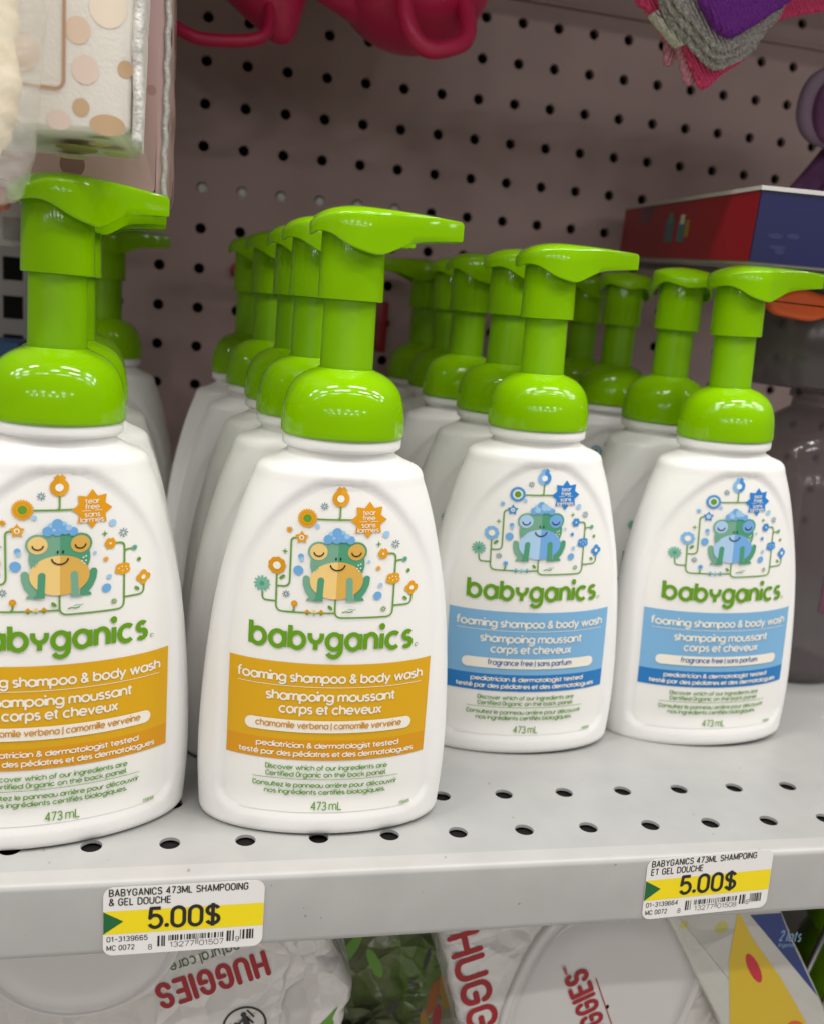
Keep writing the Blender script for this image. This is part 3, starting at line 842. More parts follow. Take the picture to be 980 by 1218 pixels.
# ------------------------------------------------------------------ price tags on the lip
def price_tag(x0, z0, rot, name2, code, bars_last, sku, lab, loc_top_clip):
    W, H = 1.99, .97
    root = empty('price_tag', (x0, -.805, z0), lab, 'price tag', 'price tags on the shelf edge')
    c, s = math.cos(R(rot)), math.sin(R(rot))
    mb = MB()
    rr = .13; pts = []
    for cx, cy, a in ((W - rr, H - rr, 0), (rr, H - rr, 90), (rr, rr, 180), (W - rr, rr, 270)):
        for i in range(9): q = R(a + 90 * i / 8); pts.append((cx + rr * math.cos(q), cy + rr * math.sin(q)))
    def pl(u, v, l): return (u * c - v * s, -.004 - l * .0016, u * s + v * c)
    mb.rings([[pl(u, v, -1) for u, v in pts], [pl(u, v, 1.5) for u, v in pts]], True, False, True)
    mb.build('card', M['tagwhite'], root, False)
    P = Print(pl)
    P.rect(.003, W - .003, .305, .635, 'tagyellow', 2.2, 6)
    P.put([(.0035, .31), (.245, .485), (.0035, .63)], [(0, 1, 2)], 'taggreen', 3.4)
    P.text('5.00$', .99, .372, .275, 'tagblack', 4.2, .175, width=.86, caps=True, track=.24)
    P.text(name2[0], .075, .848, .092, 'tagblack', 3, .165, width=name2[2], caps=True, track=.24, align='l')
    P.text(name2[1], .075, .718, .092, 'tagblack', 3, .165, width=name2[3], caps=True, track=.24, align='l')
    P.text(sku, .05, .20, .068, 'tagblack', 3, .145, width=.49, caps=True, track=.26, align='l')
    P.text('MC 0072', .05, .075, .068, 'tagblack', 3, .145, width=.33, caps=True, track=.26, align='l')
    rb = random.Random(code[1])
    def bars(u0, u1, v0, v1):
        u = u0
        while u < u1 - .012:
            b = rb.choice((.010, .010, .018, .026)); P.rect(u, min(u + b, u1), v0, v1, 'tagblack', 3); u += b + rb.choice((.009, .012, .022))
    bars(.665, .77, .09, .245)
    bars(.80, 1.13, .165, .245); P.rect(1.14, 1.15, .09, .245, 'tagblack', 3); P.rect(1.165, 1.173, .09, .245, 'tagblack', 3)
    bars(1.19, 1.50, .165, .245)
    bars(1.53, 1.64, .10, .255); bars(1.70, 1.885, .12, .26)
    P.text('8', .575, .055, .075, 'tagblack', 3, .1, caps=True, xs=1.1)
    P.text(code[0], .97, .07, .072, 'tagblack', 3, .1, width=.30, caps=True, track=.22)
    P.text(code[1], 1.34, .07, .072, 'tagblack', 3, .1, width=.30, caps=True, track=.22)
    P.text(bars_last, 1.665, .09, .072, 'tagblack', 3, .1, caps=True, xs=1.1)
    P.build('print', root)
price_tag(1.245, -1.045, .4, ('BABYGANICS 473ML SHAMPOOING', '& GEL DOUCHE', 1.70, .74), ('13277', '01507'), '9', '01-3139665', 'white and yellow price tag under the whole orange labelled bottle, longer heading', 0)
price_tag(8.62, -1.005, 2.6, ('BABYGANICS 473ML SHAMPOING', 'ET GEL DOUCHE', 1.64, .80), ('13277', '01508'), '6', '01-3139664', 'white and yellow price tag below the blue labelled bottles, right end', 0)

#MORE#
# ------------------------------------------------------------------ soft outlines with thickness
def smooth_outline(pts, k=3, rad=.35):
    """round the corners of a closed polygon and resample it"""
    n = len(pts); out = []
    for i in range(n):
        a, b, c = Vector(pts[i - 1]), Vector(pts[i]), Vector(pts[(i + 1) % n])
        d1, d2 = a - b, c - b
        r1, r2 = min(rad, d1.length * .45), min(rad, d2.length * .45)
        p0, p2 = b + d1.normalized() * r1, b + d2.normalized() * r2
        for t in [j / (2 * k) for j in range(2 * k + 1)]:
            out.append(p0 * (1 - t) ** 2 + b * 2 * t * (1 - t) + p2 * t * t)
    res = []
    for i, p in enumerate(out):
        q = out[(i + 1) % len(out)]; m = max(1, int((q - p).length / .18))
        for j in range(m): res.append(p.lerp(q, j / m))
    return res
def puffy(mb, pts, y0, y1, rnd=.15, rad=.35, wob=0, seed=1, mi=0):
    rg_ = random.Random(seed)
    P = smooth_outline(pts, 3, rad); n = len(P)
    area = sum(P[i].x * P[(i + 1) % n].y - P[(i + 1) % n].x * P[i].y for i in range(n))
    sg = 1 if area > 0 else -1
    N = []
    for i in range(n):
        t = (P[(i + 1) % n] - P[i - 1]).normalized(); N.append(Vector((t.y, -t.x)) * sg)
    wv = [0.0] * n
    if wob:
        ph = [rg_.random() * 6.28 for _ in range(5)]
        wv = [wob * sum(math.sin(2 * math.pi * i / n * f + p) for f, p in zip((5, 9, 14, 23, 31), ph)) / 2.2 for i in range(n)]
    cen = sum(P, Vector((0, 0))) / n
    rings = []
    r = min(rnd, (y1 - y0) / 2)
    for q in (0, 22, 45, 67, 90): rings.append((r - r * math.sin(R(q)), y0 + r - r * math.cos(R(q))))
    for q in (90, 67, 45, 22, 0): rings.append((r - r * math.sin(R(q)), y1 - r + r * math.cos(R(q))))
    rr = []
    def ring(ins, y): return [(P[i].x - N[i].x * ins + wv[i] * N[i].x, y, P[i].y - N[i].y * ins + wv[i] * N[i].y) for i in range(n)]
    for ins, y in rings: rr.append(ring(ins, y))
    mb.rings(rr, True, True, True, mi)

M['film'] = mat('clear_bag_film', (.80, .77, .73), .16, .5, Alpha=.22)
bump_noise(M['film'], 90, .7, .006, 4)
M['plush'] = mat('cream_plush', (.74, .62, .42), .9, .2)
mottled(M['plush'], (.80, .70, .52), (.50, .36, .20), 26, .48, .68, 5)
M['pink'] = mat('magenta_plastic', (.60, .022, .10), .32, .45, Subsurface_Weight=.15, Subsurface_Radius=(.01, .002, .003))
M['card_red'] = mat('red_card', lin((172, 16, 34)), .4)
M['card_blue'] = mat('blue_card', lin((26, 30, 84)), .4)
bump_noise(M['card_blue'], 40, .08, .002)
M['card_white'] = mat('white_card', (.72, .68, .68), .5)
M['card_grey'] = mat('grey_underside', (.50, .50, .44), .6)
M['garment'] = mat('purple_cloth', lin((118, 78, 116)), .85, .2)
mottled(M['garment'], lin((104, 66, 104)), lin((134, 92, 130)), 30)
M['garment2'] = mat('grey_cloth', lin((146, 126, 146)), .85, .2)
M['garment3'] = mat('pale_cloth', lin((206, 184, 184)), .85, .2)
M['clear'] = mat('clear_plastic', (.11, .09, .095), .10, .5, Alpha=.6)
M['clear_dim'] = mat('grey_clear_plastic', (.10, .085, .085), .2, .5, Alpha=.75)
M['orange'] = mat('orange_plastic', lin((226, 92, 28)), .4)
M['yellow'] = mat('yellow_plastic', lin((196, 150, 20)), .4)
M['plum'] = mat('plum_label', lin((128, 62, 92)), .4)
mottled(M['plum'], lin((92, 46, 70)), lin((120, 66, 90)), 30)
M['blue'] = mat('blue_card_plain', lin((16, 60, 104)), .4)
M['tabred'] = mat('red_tab', lin((150, 20, 30)), .35)
M['wire'] = mat('steel_wire', (.42, .41, .40), .35, .5, Metallic=.8)
def crinkle(m, scale, dist, strength=1.0):
    tc = nd(m, 'ShaderNodeTexCoord')
    nz = nd(m, 'ShaderNodeTexNoise'); nz.inputs['Scale'].default_value = scale * .8; nz.inputs['Detail'].default_value = 3
    lk(m, tc.outputs['Object'], nz.inputs['Vector'])
    mx = nd(m, 'ShaderNodeVectorMath', operation='MULTIPLY_ADD'); mx.inputs[1].default_value = (.035, .035, .035)
    lk(m, nz.outputs['Color'], mx.inputs[0]); lk(m, tc.outputs['Object'], mx.inputs[2])
    hs = []
    for k in (1.0, 2.3):
        v = nd(m, 'ShaderNodeTexVoronoi'); v.feature = 'F2'; v.inputs['Scale'].default_value = scale * k
        v1 = nd(m, 'ShaderNodeTexVoronoi'); v1.feature = 'F1'; v1.inputs['Scale'].default_value = scale * k
        lk(m, mx.outputs[0], v.inputs['Vector']); lk(m, mx.outputs[0], v1.inputs['Vector'])
        su = nd(m, 'ShaderNodeMath', operation='SUBTRACT'); lk(m, v1.outputs['Distance'], su.inputs[0]); lk(m, v.outputs['Distance'], su.inputs[1]); hs.append(su)
    ad = nd(m, 'ShaderNodeMath', operation='MULTIPLY_ADD'); lk(m, hs[1].outputs[0], ad.inputs[0]); ad.inputs[1].default_value = .35; lk(m, hs[0].outputs[0], ad.inputs[2])
    b = nd(m, 'ShaderNodeBump'); b.inputs['Strength'].default_value = strength; b.inputs['Distance'].default_value = dist
    lk(m, ad.outputs[0], b.inputs['Height']); lk(m, b.outputs[0], pr(m).inputs['Normal'])
M['wrap'] = mat('white_wrap', (.70, .665, .645), .17, .6)
crinkle(M['wrap'], 26, .006)
M['lid'] = mat('white_lid', (.70, .67, .66), .22, .5)
M['greenwrap'] = mat('green_wrap', (.16, .2, .07), .25, .5)
mottled(M['greenwrap'], (.23, .24, .15), (.10, .17, .03), 24, .42, .6, 3)
M['yellowink'] = mat('yellow_ink', lin((226, 190, 24)), .3)
M['blueink'] = mat('blue_ink', lin((10, 44, 122)), .3)
M['redink'] = mat('red_ink', lin((206, 22, 48)), .3)
M['rwrap'] = mat('printed_wrap', (.62, .60, .56), .2, .5)
crinkle(M['rwrap'], 18, .003)
crinkle(M['greenwrap'], 24, .010)
def spots(m, base, cols, scale, rad, coord='Object', soft=.02):
    """round spots of several sizes: distance to scattered points"""
    tc = nd(m, 'ShaderNodeTexCoord'); v = nd(m, 'ShaderNodeTexVoronoi'); v.inputs['Scale'].default_value = scale; v.inputs['Randomness'].default_value = .8
    lk(m, tc.outputs[coord], v.inputs['Vector'])
    sep = nd(m, 'ShaderNodeSeparateColor'); lk(m, v.outputs['Color'], sep.inputs[0])
    mr = nd(m, 'ShaderNodeMapRange'); lk(m, sep.outputs[0], mr.inputs[0]); mr.inputs[3].default_value = rad[0]; mr.inputs[4].default_value = rad[1]
    lt = nd(m, 'ShaderNodeMath', operation='LESS_THAN'); lk(m, v.outputs['Distance'], lt.inputs[0]); lk(m, mr.outputs[0], lt.inputs[1])
    cr = nd(m, 'ShaderNodeValToRGB'); cr.color_ramp.interpolation = 'CONSTANT'
    e = cr.color_ramp.elements
    while len(e) < len(cols): e.new(.5)
    for i, c in enumerate(cols): e[i].position = i / len(cols); e[i].color = (*c, 1)
    lk(m, sep.outputs[1], cr.inputs[0])
    mx = nd(m, 'ShaderNodeMix', data_type='RGBA'); lk(m, lt.outputs[0], mx.inputs['Factor']); mx.inputs['A'].default_value = (*base, 1); lk(m, cr.outputs[0], mx.inputs['B'])
    lk(m, mx.outputs['Result'], pr(m).inputs['Base Color'])
spots(M['rwrap'], (.62, .60, .55), [lin((206, 200, 120)), lin((190, 200, 140)), lin((214, 196, 96))], 75, (.12, .3))
M['dots'] = mat('dotted_fabric', (.8, .76, .7), .3, .5)
0 and spots(M['dots'], (.80, .765, .72), [lin((222, 196, 172)), lin((196, 164, 128)), lin((236, 218, 196)), lin((206, 176, 156))], 40, (.16, .46))
bump_noise(M['dots'], 900, .12, .0006, 1, (1, 1, 1))
M['dots2'] = mat('dotted_pink_fabric', (.6, .45, .45), .45, .4)
spots(M['dots2'], lin((206, 172, 170)), [lin((150, 112, 106)), lin((172, 138, 118)), lin((186, 148, 144))], 70, (.14, .42))
M['seam'] = mat('crinkled_seam', (.74, .72, .69), .4, .5, Alpha=.85)
bump_noise(M['seam'], 600, .9, .0012, 5)
M['taupe'] = mat('taupe_piping', lin((176, 140, 112)), .6)

def knit(name, c, c2=None, rot=0):
    m = mat(name, c, .95, .1)
    tc = nd(m, 'ShaderNodeTexCoord'); mp = nd(m, 'ShaderNodeMapping'); mp.inputs['Rotation'].default_value = (0, R(rot), 0); lk(m, tc.outputs['Object'], mp.inputs[0])
    wv = nd(m, 'ShaderNodeTexWave'); wv.bands_direction = 'X'; wv.inputs['Scale'].default_value = 185; wv.inputs['Distortion'].default_value = 1.6; wv.inputs['Detail'].default_value = 2; wv.inputs['Detail Scale'].default_value = 4
    lk(m, mp.outputs[0], wv.inputs['Vector'])
    nz = nd(m, 'ShaderNodeTexNoise'); nz.inputs['Scale'].default_value = 900; lk(m, tc.outputs['Object'], nz.inputs['Vector'])
    ad = nd(m, 'ShaderNodeMath', operation='MULTIPLY_ADD'); lk(m, nz.outputs['Fac'], ad.inputs[0]); ad.inputs[1].default_value = 1.1; lk(m, wv.outputs['Fac'], ad.inputs[2])
    b = nd(m, 'ShaderNodeBump'); b.inputs['Strength'].default_value = .9; b.inputs['Distance'].default_value = .0011; lk(m, ad.outputs[0], b.inputs['Height']); lk(m, b.outputs[0], pr(m).inputs['Normal'])
    cr = nd(m, 'ShaderNodeValToRGB'); cr.color_ramp.elements[0].position = .3; cr.color_ramp.elements[1].position = .75
    cr.color_ramp.elements[0].color = (*tuple(v * .7 for v in c), 1); cr.color_ramp.elements[1].color = (*(c2 or tuple(min(1, v * 1.15) for v in c)), 1)
    lk(m, nz.outputs['Fac'], cr.inputs[0]); lk(m, cr.outputs[0], pr(m).inputs['Base Color'])
    return m
M['k_purple'] = knit('purple_knit', lin((128, 58, 158)), None, 35)
M['k_grey'] = knit('grey_knit', lin((160, 152, 150)), lin((216, 208, 204)), 38)
M['k_pink'] = knit('pink_knit', lin((244, 84, 130)), None, 38)
M['k_pale'] = knit('pale_pink_knit', lin((240, 164, 182)), None, -12)
M['k_white'] = knit('white_knit', lin((240, 232, 222)), None, 40)

# ------------------------------------------------------------------ packages hanging at the upper left
t = empty('plush_toy_bag', (0, -1.0, 7.9), 'clear bag with a cream plush toy hanging at the upper left edge', 'toy bag')
mb = MB(); puffy(mb, [(-1.6, .12), (.10, .0), (.30, .06), (.44, .30), (.50, .8), (.53, 1.3), (.58, 2.0), (.60, 5.5), (-1.6, 5.5)], -.35, .35, .3, .2, .012, 3)
mb.build('film', M['film'], t)
mb = MB(); puffy(mb, [(-1.5, .3), (.0, .28), (.22, .5), (.34, 1.0), (.30, 1.7), (.38, 2.6), (.3, 5.0), (-1.5, 5.0)], -.22, .22, .2, .3, .03, 5)
mb.build('plush_toy', M['plush'], t)

t = empty('dotted_pouch', (0, 0, 8.82), 'white pouch with beige polka dots above the left cut-off bottle', 'fabric pouch')
mb = MB(); puffy(mb, [(-2.2, -.12), (1.30, .05), (1.335, 1.6), (1.34, 5.5), (-2.2, 5.5)], 0, 2.1, .06, .12, .006, 8)
mb.build('dotted_body', M['dots'], t, True, 50)
rnd_ = random.Random(4)
mb = MB(); mb.tube([(1.375 + .012 * math.sin(i * .23) + rnd_.uniform(-.003, .003), .05 + .02 * math.sin(i * .5), -.05 + .05 * i) for i in range(112)], [.06 + rnd_.uniform(-.003, .003) for _ in range(112)], 12, 0, 2.6, (0, 1, 0))
mb.build('crinkled_seam', M['seam'], t)
P = Print(lambda u, v, l: (u, -.012 - l * .001, v))
P.stroke(expand([(.60, 5.4), (.60, .62), arc(.50, .53, .10, .10, 0, -90), (-.5, .43)]), .035, 'taupe', 1)
P.build('piping', t)
def dots_on(name, par, mapf, lst):
    for u, v, a_, b_, c_ in lst:
        P = Print(mapf); P.ell(u, v, a_, b_, c_, 1, 30); P.build(name, par)
ink('dotA', (222, 198, 176)); ink('dotB', (200, 168, 132)); ink('dotC', (236, 222, 202)); ink('dotD', (226, 204, 192))
dots_on('dot', t, lambda u, v, l: (u, -.004 - l * .001, v), [(.74, 1.05, .13, .14, 'dotA'), (.82, .66, .14, .15, 'dotD'), (1.24, .72, .085, .09, 'dotB'), (.78, .27, .09, .095, 'dotB'), (1.05, 1.32, .2, .21, 'dotC'), (.55, .11, .13, .10, 'dotD'), (1.06, .12, .19, .11, 'dotB'), (.15, .75, .2, .2, 'dotA'), (1.2, 1.75, .1, .1, 'dotB'), (.5, 1.7, .15, .15, 'dotB')])
dots_on('dot', t, lambda u, v, l: (u, v, -.004 - l * .001 - .06 + .02 * u), [(.62, .9, .24, .35, 'dotB'), (1.05, 1.1, .15, .22, 'dotA'), (.95, .35, .13, .14, 'dotB'), (.45, 1.75, .2, .22, 'dotA')])
t = empty('pink_dotted_pouch', (0, 3.0, 8.42), 'pinkish dotted mesh pouch hanging behind the beige polka dot pouch', 'fabric pouch')
mb = MB(); puffy(mb, [(-2.2, .25), (1.36, -.02), (1.50, .0), (1.56, .2), (1.54, 2.2), (1.50, 6), (-2.2, 6)], 0, 2.4, .14, .15, .012, 9)
mb.build('dotted_body', M['dots2'], t, True)
mb = MB(); mb.tube([(1.515 + .01 * math.sin(i * .8), .08, -.02 + .05 * i) for i in range(122)], [.05 + rnd_.uniform(-.003, .003) for _ in range(122)], 12, 0, 2.2, (0, 1, 0))
mb.build('zip_seam', M['seam'], t)
t = empty('pink_dotted_pouch', (0, 6.0, 8.8), 'nearly hidden second pinkish dotted pouch, added behind the first to shade the wall', 'fabric pouch')  # extra pouch added to cast shade on the left of the pegboard
mb = MB(); puffy(mb, [(-3.2, .1), (1.0, .0), (1.12, .2), (1.1, 8), (-3.2, 8)], 0, 4.6, .14, .15, .012, 10)
mb.build('dotted_body', M['dots2'], t, True)
t = empty('small_clear_bag', (0, 6.0, 7.64), 'small clear bag with an orange patch below the plush toy bag', 'toy bag')
mb = MB(); puffy(mb, [(-2.4, .0), (-1.0, .05), (-.86, .3), (-.85, 1.2), (-.9, 3.0), (-2.4, 3.0)], -.3, .3, .2, .15, .01, 12)
mb.build('film', M['film'], t)
mb = MB(); puffy(mb, [(-2.3, .6), (-1.15, .62), (-1.08, .9), (-1.1, 2.5), (-2.3, 2.5)], -.15, .15, .12, .1)
mb.build('orange_toy', M['orange'], t)
t = empty('blue_box', (-2.5, 11, 0), 'small blue box low behind the left cut-off bottle', 'box')
mb = MB(); mb.box(-1.5, .55, 0, 1.6, .0, 5.72); mb.build('carton', M['blue'], t, False)
mb = MB(); mb.box(-1.5, .55, -.004, .0, 4.6, 5.3); mb.build('panel', M['card_white'], t, False)

# ------------------------------------------------------------------ pink cups hanging from the pegboard
def cup_handle(parent, pts, r, flat):
    v = [Vector(p) for p in pts]; out = []
    for i in range(len(v) - 1):
        p0, p1, p2, p3 = v[max(0, i - 1)], v[i], v[i + 1], v[min(len(v) - 1, i + 2)]
        for j in range(6):
            u = j / 6; out.append(.5 * ((2 * p1) + (p2 - p0) * u + (2 * p0 - 5 * p1 + 4 * p2 - p3) * u * u + (3 * p1 - p0 - 3 * p2 + p3) * u ** 3))
    out.append(v[-1]); mb = MB(); mb.tube(out, r, 14, 0, flat, (0, 1, 0)); return mb.build('handle', M['pink'], parent)
t = empty('pink_cup', (3.5, 9, 12.2), 'dark pink plastic cup with a wide thin loop handle, left of the other', 'cup', 'pink cups hanging at the top of the pegboard')
pf = []
for i in range(9): q = R(-90 + 52 * i / 8); pf.append((max(.001, .32 * math.cos(q)), .34 + .32 * math.sin(q)))
for i in range(1, 12): pf.append((.255 + i * .17, .16 + i * .225 + .004 * i * i))
pf += [(2.05, 2.86), (1.9, 2.8)]
mb = MB(); mb.lathe(pf, 48)
mb.build('cup_body', M['pink'], t, True, None, Matrix.Rotation(R(-20), 4, 'Y'))
cup_handle(t, [(-2.6, -.3, .75), (-2.45, -.6, .1), (-2.25, -.8, -.08), (-1.95, -.9, -.25), (-1.62, -.9, -.32), (-1.0, -.9, -.27), (-.55, -.85, -.14), (-.40, -.7, .08), (-.38, -.45, .5)], .12, 1.5)
t = empty('pink_cup', (5.95, 9, 12.35), 'bright pink plastic cup with a round base and thick loop handle', 'cup', 'pink cups hanging at the top of the pegboard')
pf = [(.001, .04)]
for i in range(1, 17): q = R(-90 + 84 * i / 16); pf.append((1.71 * math.cos(q), 1.75 + 1.71 * math.sin(q)))
pf += [(1.74, 2.6), (1.78, 3.3), (1.70, 3.3)]
mb = MB(); mb.lathe(pf, 56); mb.build('cup_body', M['pink'], t)
mb = MB(); mb.tube([(-.6, -.1, 1.15), (-1.2, -.15, 1.05), (-1.7, -.2, 1.12), (-2.1, -.2, 1.35)], [.75, .6, .45, .38], 20); mb.build('spout', M['pink'], t)
cup_handle(t, [(-.38, -1.2, 1.2), (-.38, -1.5, .75), (-.34, -1.6, .3), (-.12, -1.65, -.1), (.18, -1.65, -.24), (.56, -1.6, -.14), (.86, -1.5, .04), (.95, -1.35, .35), (.9, -1.1, .9)], .17, 1.25)

# ------------------------------------------------------------------ folded baby socks at the top right
def sock(name, pts, y, m, lab, th=.26, cat='baby sock', rnd=.1, rad=.12, layers=1, dx=.0, dz=.0):
    x0 = min(p[0] for p in pts); z0 = min(p[1] for p in pts)
    t = empty(name, (x0, y, z0), lab, cat, 'folded knitted baby socks')
    for k in range(layers):
        mb = MB(); puffy(mb, [(p[0] - x0 + dx * k, p[1] - z0 + dz * k) for p in pts], k * th * 1.02, (k + 1) * th, rnd, rad, .012, 20 + k)
        mb.build('fold', m, t, True, 50)
    return t
sock('purple_sock', [(9.81, 13.6), (10.17, 12.71), (10.5, 12.41), (10.75, 12.28), (10.87, 12.31), (11.29, 12.59), (11.71, 12.91), (12.04, 13.25), (11.96, 13.9)], 4.4, M['k_purple'], 'purple knitted baby sock in front of the grey one', .3)
sock('grey_sock', [(9.28, 13.5), (9.79, 12.74), (10.18, 12.5), (10.59, 12.2), (10.8, 12.1), (10.92, 12.14), (11.36, 12.37), (11.56, 12.57), (11.64, 12.78), (11.97, 13.19), (12.15, 13.9)], 4.72, M['k_grey'], 'grey ribbed knitted baby sock between the purple and pink ones', .15, layers=3, dx=.04, dz=-.11)
pk = sock('pink_sock', [(8.89, 13.55), (9.37, 12.84), (9.71, 12.69), (9.93, 12.6), (10.34, 12.31), (10.6, 11.9), (10.77, 11.66), (10.86, 11.62), (10.94, 11.65), (11.3, 11.99), (11.68, 12.3), (11.71, 12.5), (11.95, 13.01), (12.1, 13.92)], 5.28, M['k_pink'], 'bright pink baby sock with a white band, behind the grey sock', .2)
mb = MB(); puffy(mb, [(9.62 - 8.89, 12.70 - 11.62), (9.95 - 8.89, 12.95 - 11.62), (10.56 - 8.89, 12.40 - 11.62), (10.24 - 8.89, 12.24 - 11.62)], -.06, .22, .05, .06); mb.build('white_band', M['k_white'], pk)
sock('pale_pink_sock', [(9.43, 13.57), (9.95, 12.81), (10.21, 12.51), (10.42, 12.08), (10.59, 11.69), (10.83, 11.76), (10.81, 12.07), (10.8, 12.56), (10.61, 13.75)], 5.5, M['k_pale'], 'pale pink baby sock hanging lowest at the left of the bundle', .16)
sock('pale_pink_sock', [(9.2, 13.6), (9.56, 12.98), (9.95, 12.74), (10.2, 12.42), (10.24, 12.05), (10.40, 12.05), (10.52, 12.4), (10.8, 13.8)], 5.75, M['k_pale'], 'narrow pale pink sock tip at the back left of the bundle', .16, rnd=.05, rad=.06)
sock('pink_sock', [(11.62, 13.94), (12.04, 13.1), (12.15, 13.0), (12.78, 13.25), (13.28, 13.4), (14.4, 13.7), (14.4, 14.3)], 5.7, M['k_pink'], 'bright pink sock leg reaching to the right edge', .2)

# ------------------------------------------------------------------ purple garment and the red and blue box at the right
t = empty('folded_purple_garment', (14.53, 8, 10.1), 'folded purple and grey baby garment hanging at the right edge', 'baby clothes')
mb = MB(); puffy(mb, [(1.6, 3.5), (.34, 2.98), (.11, 2.58), (.07, 2.06), (.22, 1.73), (.5, 1.51), (.88, 1.43), (2.2, 1.52), (2.4, 3.6)], .0, .35, .16, .3); mb.build('grey_fold', M['garment2'], t)
mb = MB(); puffy(mb, [(1.75, 3.4), (.60, 2.85), (.36, 2.5), (.32, 2.06), (.46, 1.72), (.75, 1.45), (2.3, 1.5), (2.4, 3.6)], -.2, .12, .14, .3); mb.build('purple_fold', M['garment'], t)
mb = MB(); puffy(mb, [(2.0, 3.2), (.86, 2.55), (.68, 2.3), (.62, 1.8), (.72, 1.55), (.95, 1.42), (2.4, 1.45), (2.5, 3.4)], -.42, -.1, .15, .3); mb.build('pale_fold', M['garment3'], t)
mb = MB(); puffy(mb, [(1.6, 2.0), (1.3, 1.6), (1.0, 1.15), (.5, .5), (.0, .02), (3.2, .0), (3.2, 2.0)], .6, .95, .15, .25); mb.build('purple_sleeve', M['garment'], t)
mb = MB(); puffy(mb, [(2.0, 1.6), (1.5, .95), (1.05, .45), (.95, .0), (3.2, .0), (3.2, 1.6)], .42, .7, .12, .25); mb.build('purple_sleeve', M['garment'], t)

bx = empty('toy_box', (11.52, 4.0, 8.60), 'flat red and blue cardboard box lying above the right pump bottles', 'box')
U_ = Vector((.987, -.159, .0)); V_ = Vector((.159, .985, .058)); W_ = U_.cross(V_)
XF = Matrix(((U_.x, V_.x, W_.x, 0), (U_.y, V_.y, W_.y, 0), (U_.z, V_.z, W_.z, 0), (0, 0, 0, 1)))
Lx, Ly, Hz = 6.4, 9.0, 1.2
def face(name, m, x0, x1, y0, y1, z0, z1, par=bx):
    b = MB(); b.box(x0, x1, y0, y1, z0, z1); return b.build(name, m, par, False, None, XF)
face('red_side', M['card_red'], 0, .06, .02, Ly, .0, Hz)
face('blue_front', M['card_blue'], .002, Lx, -.04, .018, .0, Hz)
face('bottom', M['card_grey'], .03, Lx, .03, Ly, -.03, .02)
face('lid', M['card_white'], -.035, Lx, -.075, Ly, Hz + .003, Hz + .075)
side = lambda u, v, l: tuple(XF @ Vector((-.004 - l * .001, u, v)))
P = Print(side); P.ell(6.9, 1.2, .55, .42, 'plum', 1, 24, 180, 360); P.build('purple_disc', bx)
for nm, lst in (('printed_figure', ((4.6, 5.2, .35, .85, 'slate'), (4.75, 5.05, .75, .98, 'frogleg'))), ('printed_figure', ((3.8, 4.3, .35, .8, 'slate'), (3.9, 4.2, .72, .92, 'cream'), (3.55, 3.79, .45, .8, 'yellow')))):
    P = Print(side)
    for q_ in lst: P.rect(*q_, 2)
    P.build(nm, bx)
ink('scuff', (52, 56, 104))
P = Print(lambda u, v, l: tuple(XF @ Vector((u, -.044 - l * .001, v))))
for (u, v, a, b) in ((.38, .46, .14, .05), (.70, .48, .12, .05), (.45, .27, .16, .04), (.5, .2, .09, .05)): P.ell(u, v, a, b, 'scuff', 1, 14)
P.build('scuffs', bx)
for x_, l_ in ((13.6, 'steel peg hook under the red and blue box, nearer its front corner'), (15.3, 'steel peg hook under the red and blue box, toward the right edge')):
    mb = MB(); mb.tube([(x_, 13.95, 9.0), (x_, 9, 8.72), (x_, 3.6, 8.40), (x_, 3.4, 8.52)], .1, 10)
    tag(mb.build('peg_hook', M['wire']), l_, 'peg hook', 'peg hooks holding the box')

# ------------------------------------------------------------------ clear bottle and tub at the right edge, red tabs on the wall
t = empty('clear_bottle', (15.35, 6.6, 0), 'clear grey plastic bottle with a plum label at the right edge of the shelf', 'plastic bottle')
mb = MB(); mb.lathe([(.01, .02), (1.35, .02), (1.5, .12), (1.52, .4), (1.46, .8), (1.5, 1.6), (1.52, 4.2), (1.42, 5.0), (1.05, 5.6), (.6, 5.9), (.58, 6.1), (.66, 6.12), (.66, 6.25), (.58, 6.3)], 48); mb.build('bottle_body', M['clear'], t)
mb = MB()
n_ = 26
mb.rings([[(1.535 * math.cos(R(a)), 1.535 * math.sin(R(a)), z) for a in [262 + 60 * i / n_ for i in range(n_ + 1)]] for z in (1.7, 4.9 - .5)], closed=False)
mb.build('label', M['plum'], t)
t = empty('clear_tub', (14.9, 6.7, 6.32), 'clear tub with an orange and a yellow shape inside, behind the right end pump', 'tub')
mb = MB(); mb.lathe([(.01, .02), (1.25, .02), (1.38, .12), (1.42, .9), (1.42, 1.62), (1.36, 1.72), (1.5, 1.74), (1.52, 1.95), (1.3, 2.05), (.01, 2.08)], 48); mb.build('tub_body', M['clear_dim'], t)
mb = MB(); puffy(mb, [(-2.2, 1.75), (-2.0, 1.45), (-1.1, 1.36), (-.45, 1.6), (-.6, 1.85), (-1.5, 2.0)], -1.6, -1.3, .12, .2); mb.build('orange_shape', M['orange'], t)
mb = MB(); puffy(mb, [(-.6, 1.42), (-.45, 1.2), (-.2, 1.3), (.0, .95), (.5, .9), (.6, 1.4), (.0, 1.6)], -1.7, -1.45, .1, .15); mb.build('yellow_shape', M['yellow'], t)
mb = MB(); puffy(mb, [(6.62, 6.05), (6.92, 6.0), (6.92, 7.36), (6.62, 7.4)], 13.75, 13.86, .03, .06)
tag(mb.build('red_tab', M['tabred']), 'narrow red tab on the pegboard behind the whole orange bottle pump', 'wall tab', 'red tabs on the pegboard')
mb = MB(); mb.lathe([(.01, 0), (.16, 0), (.2, .06), (.2, .3)], 20)
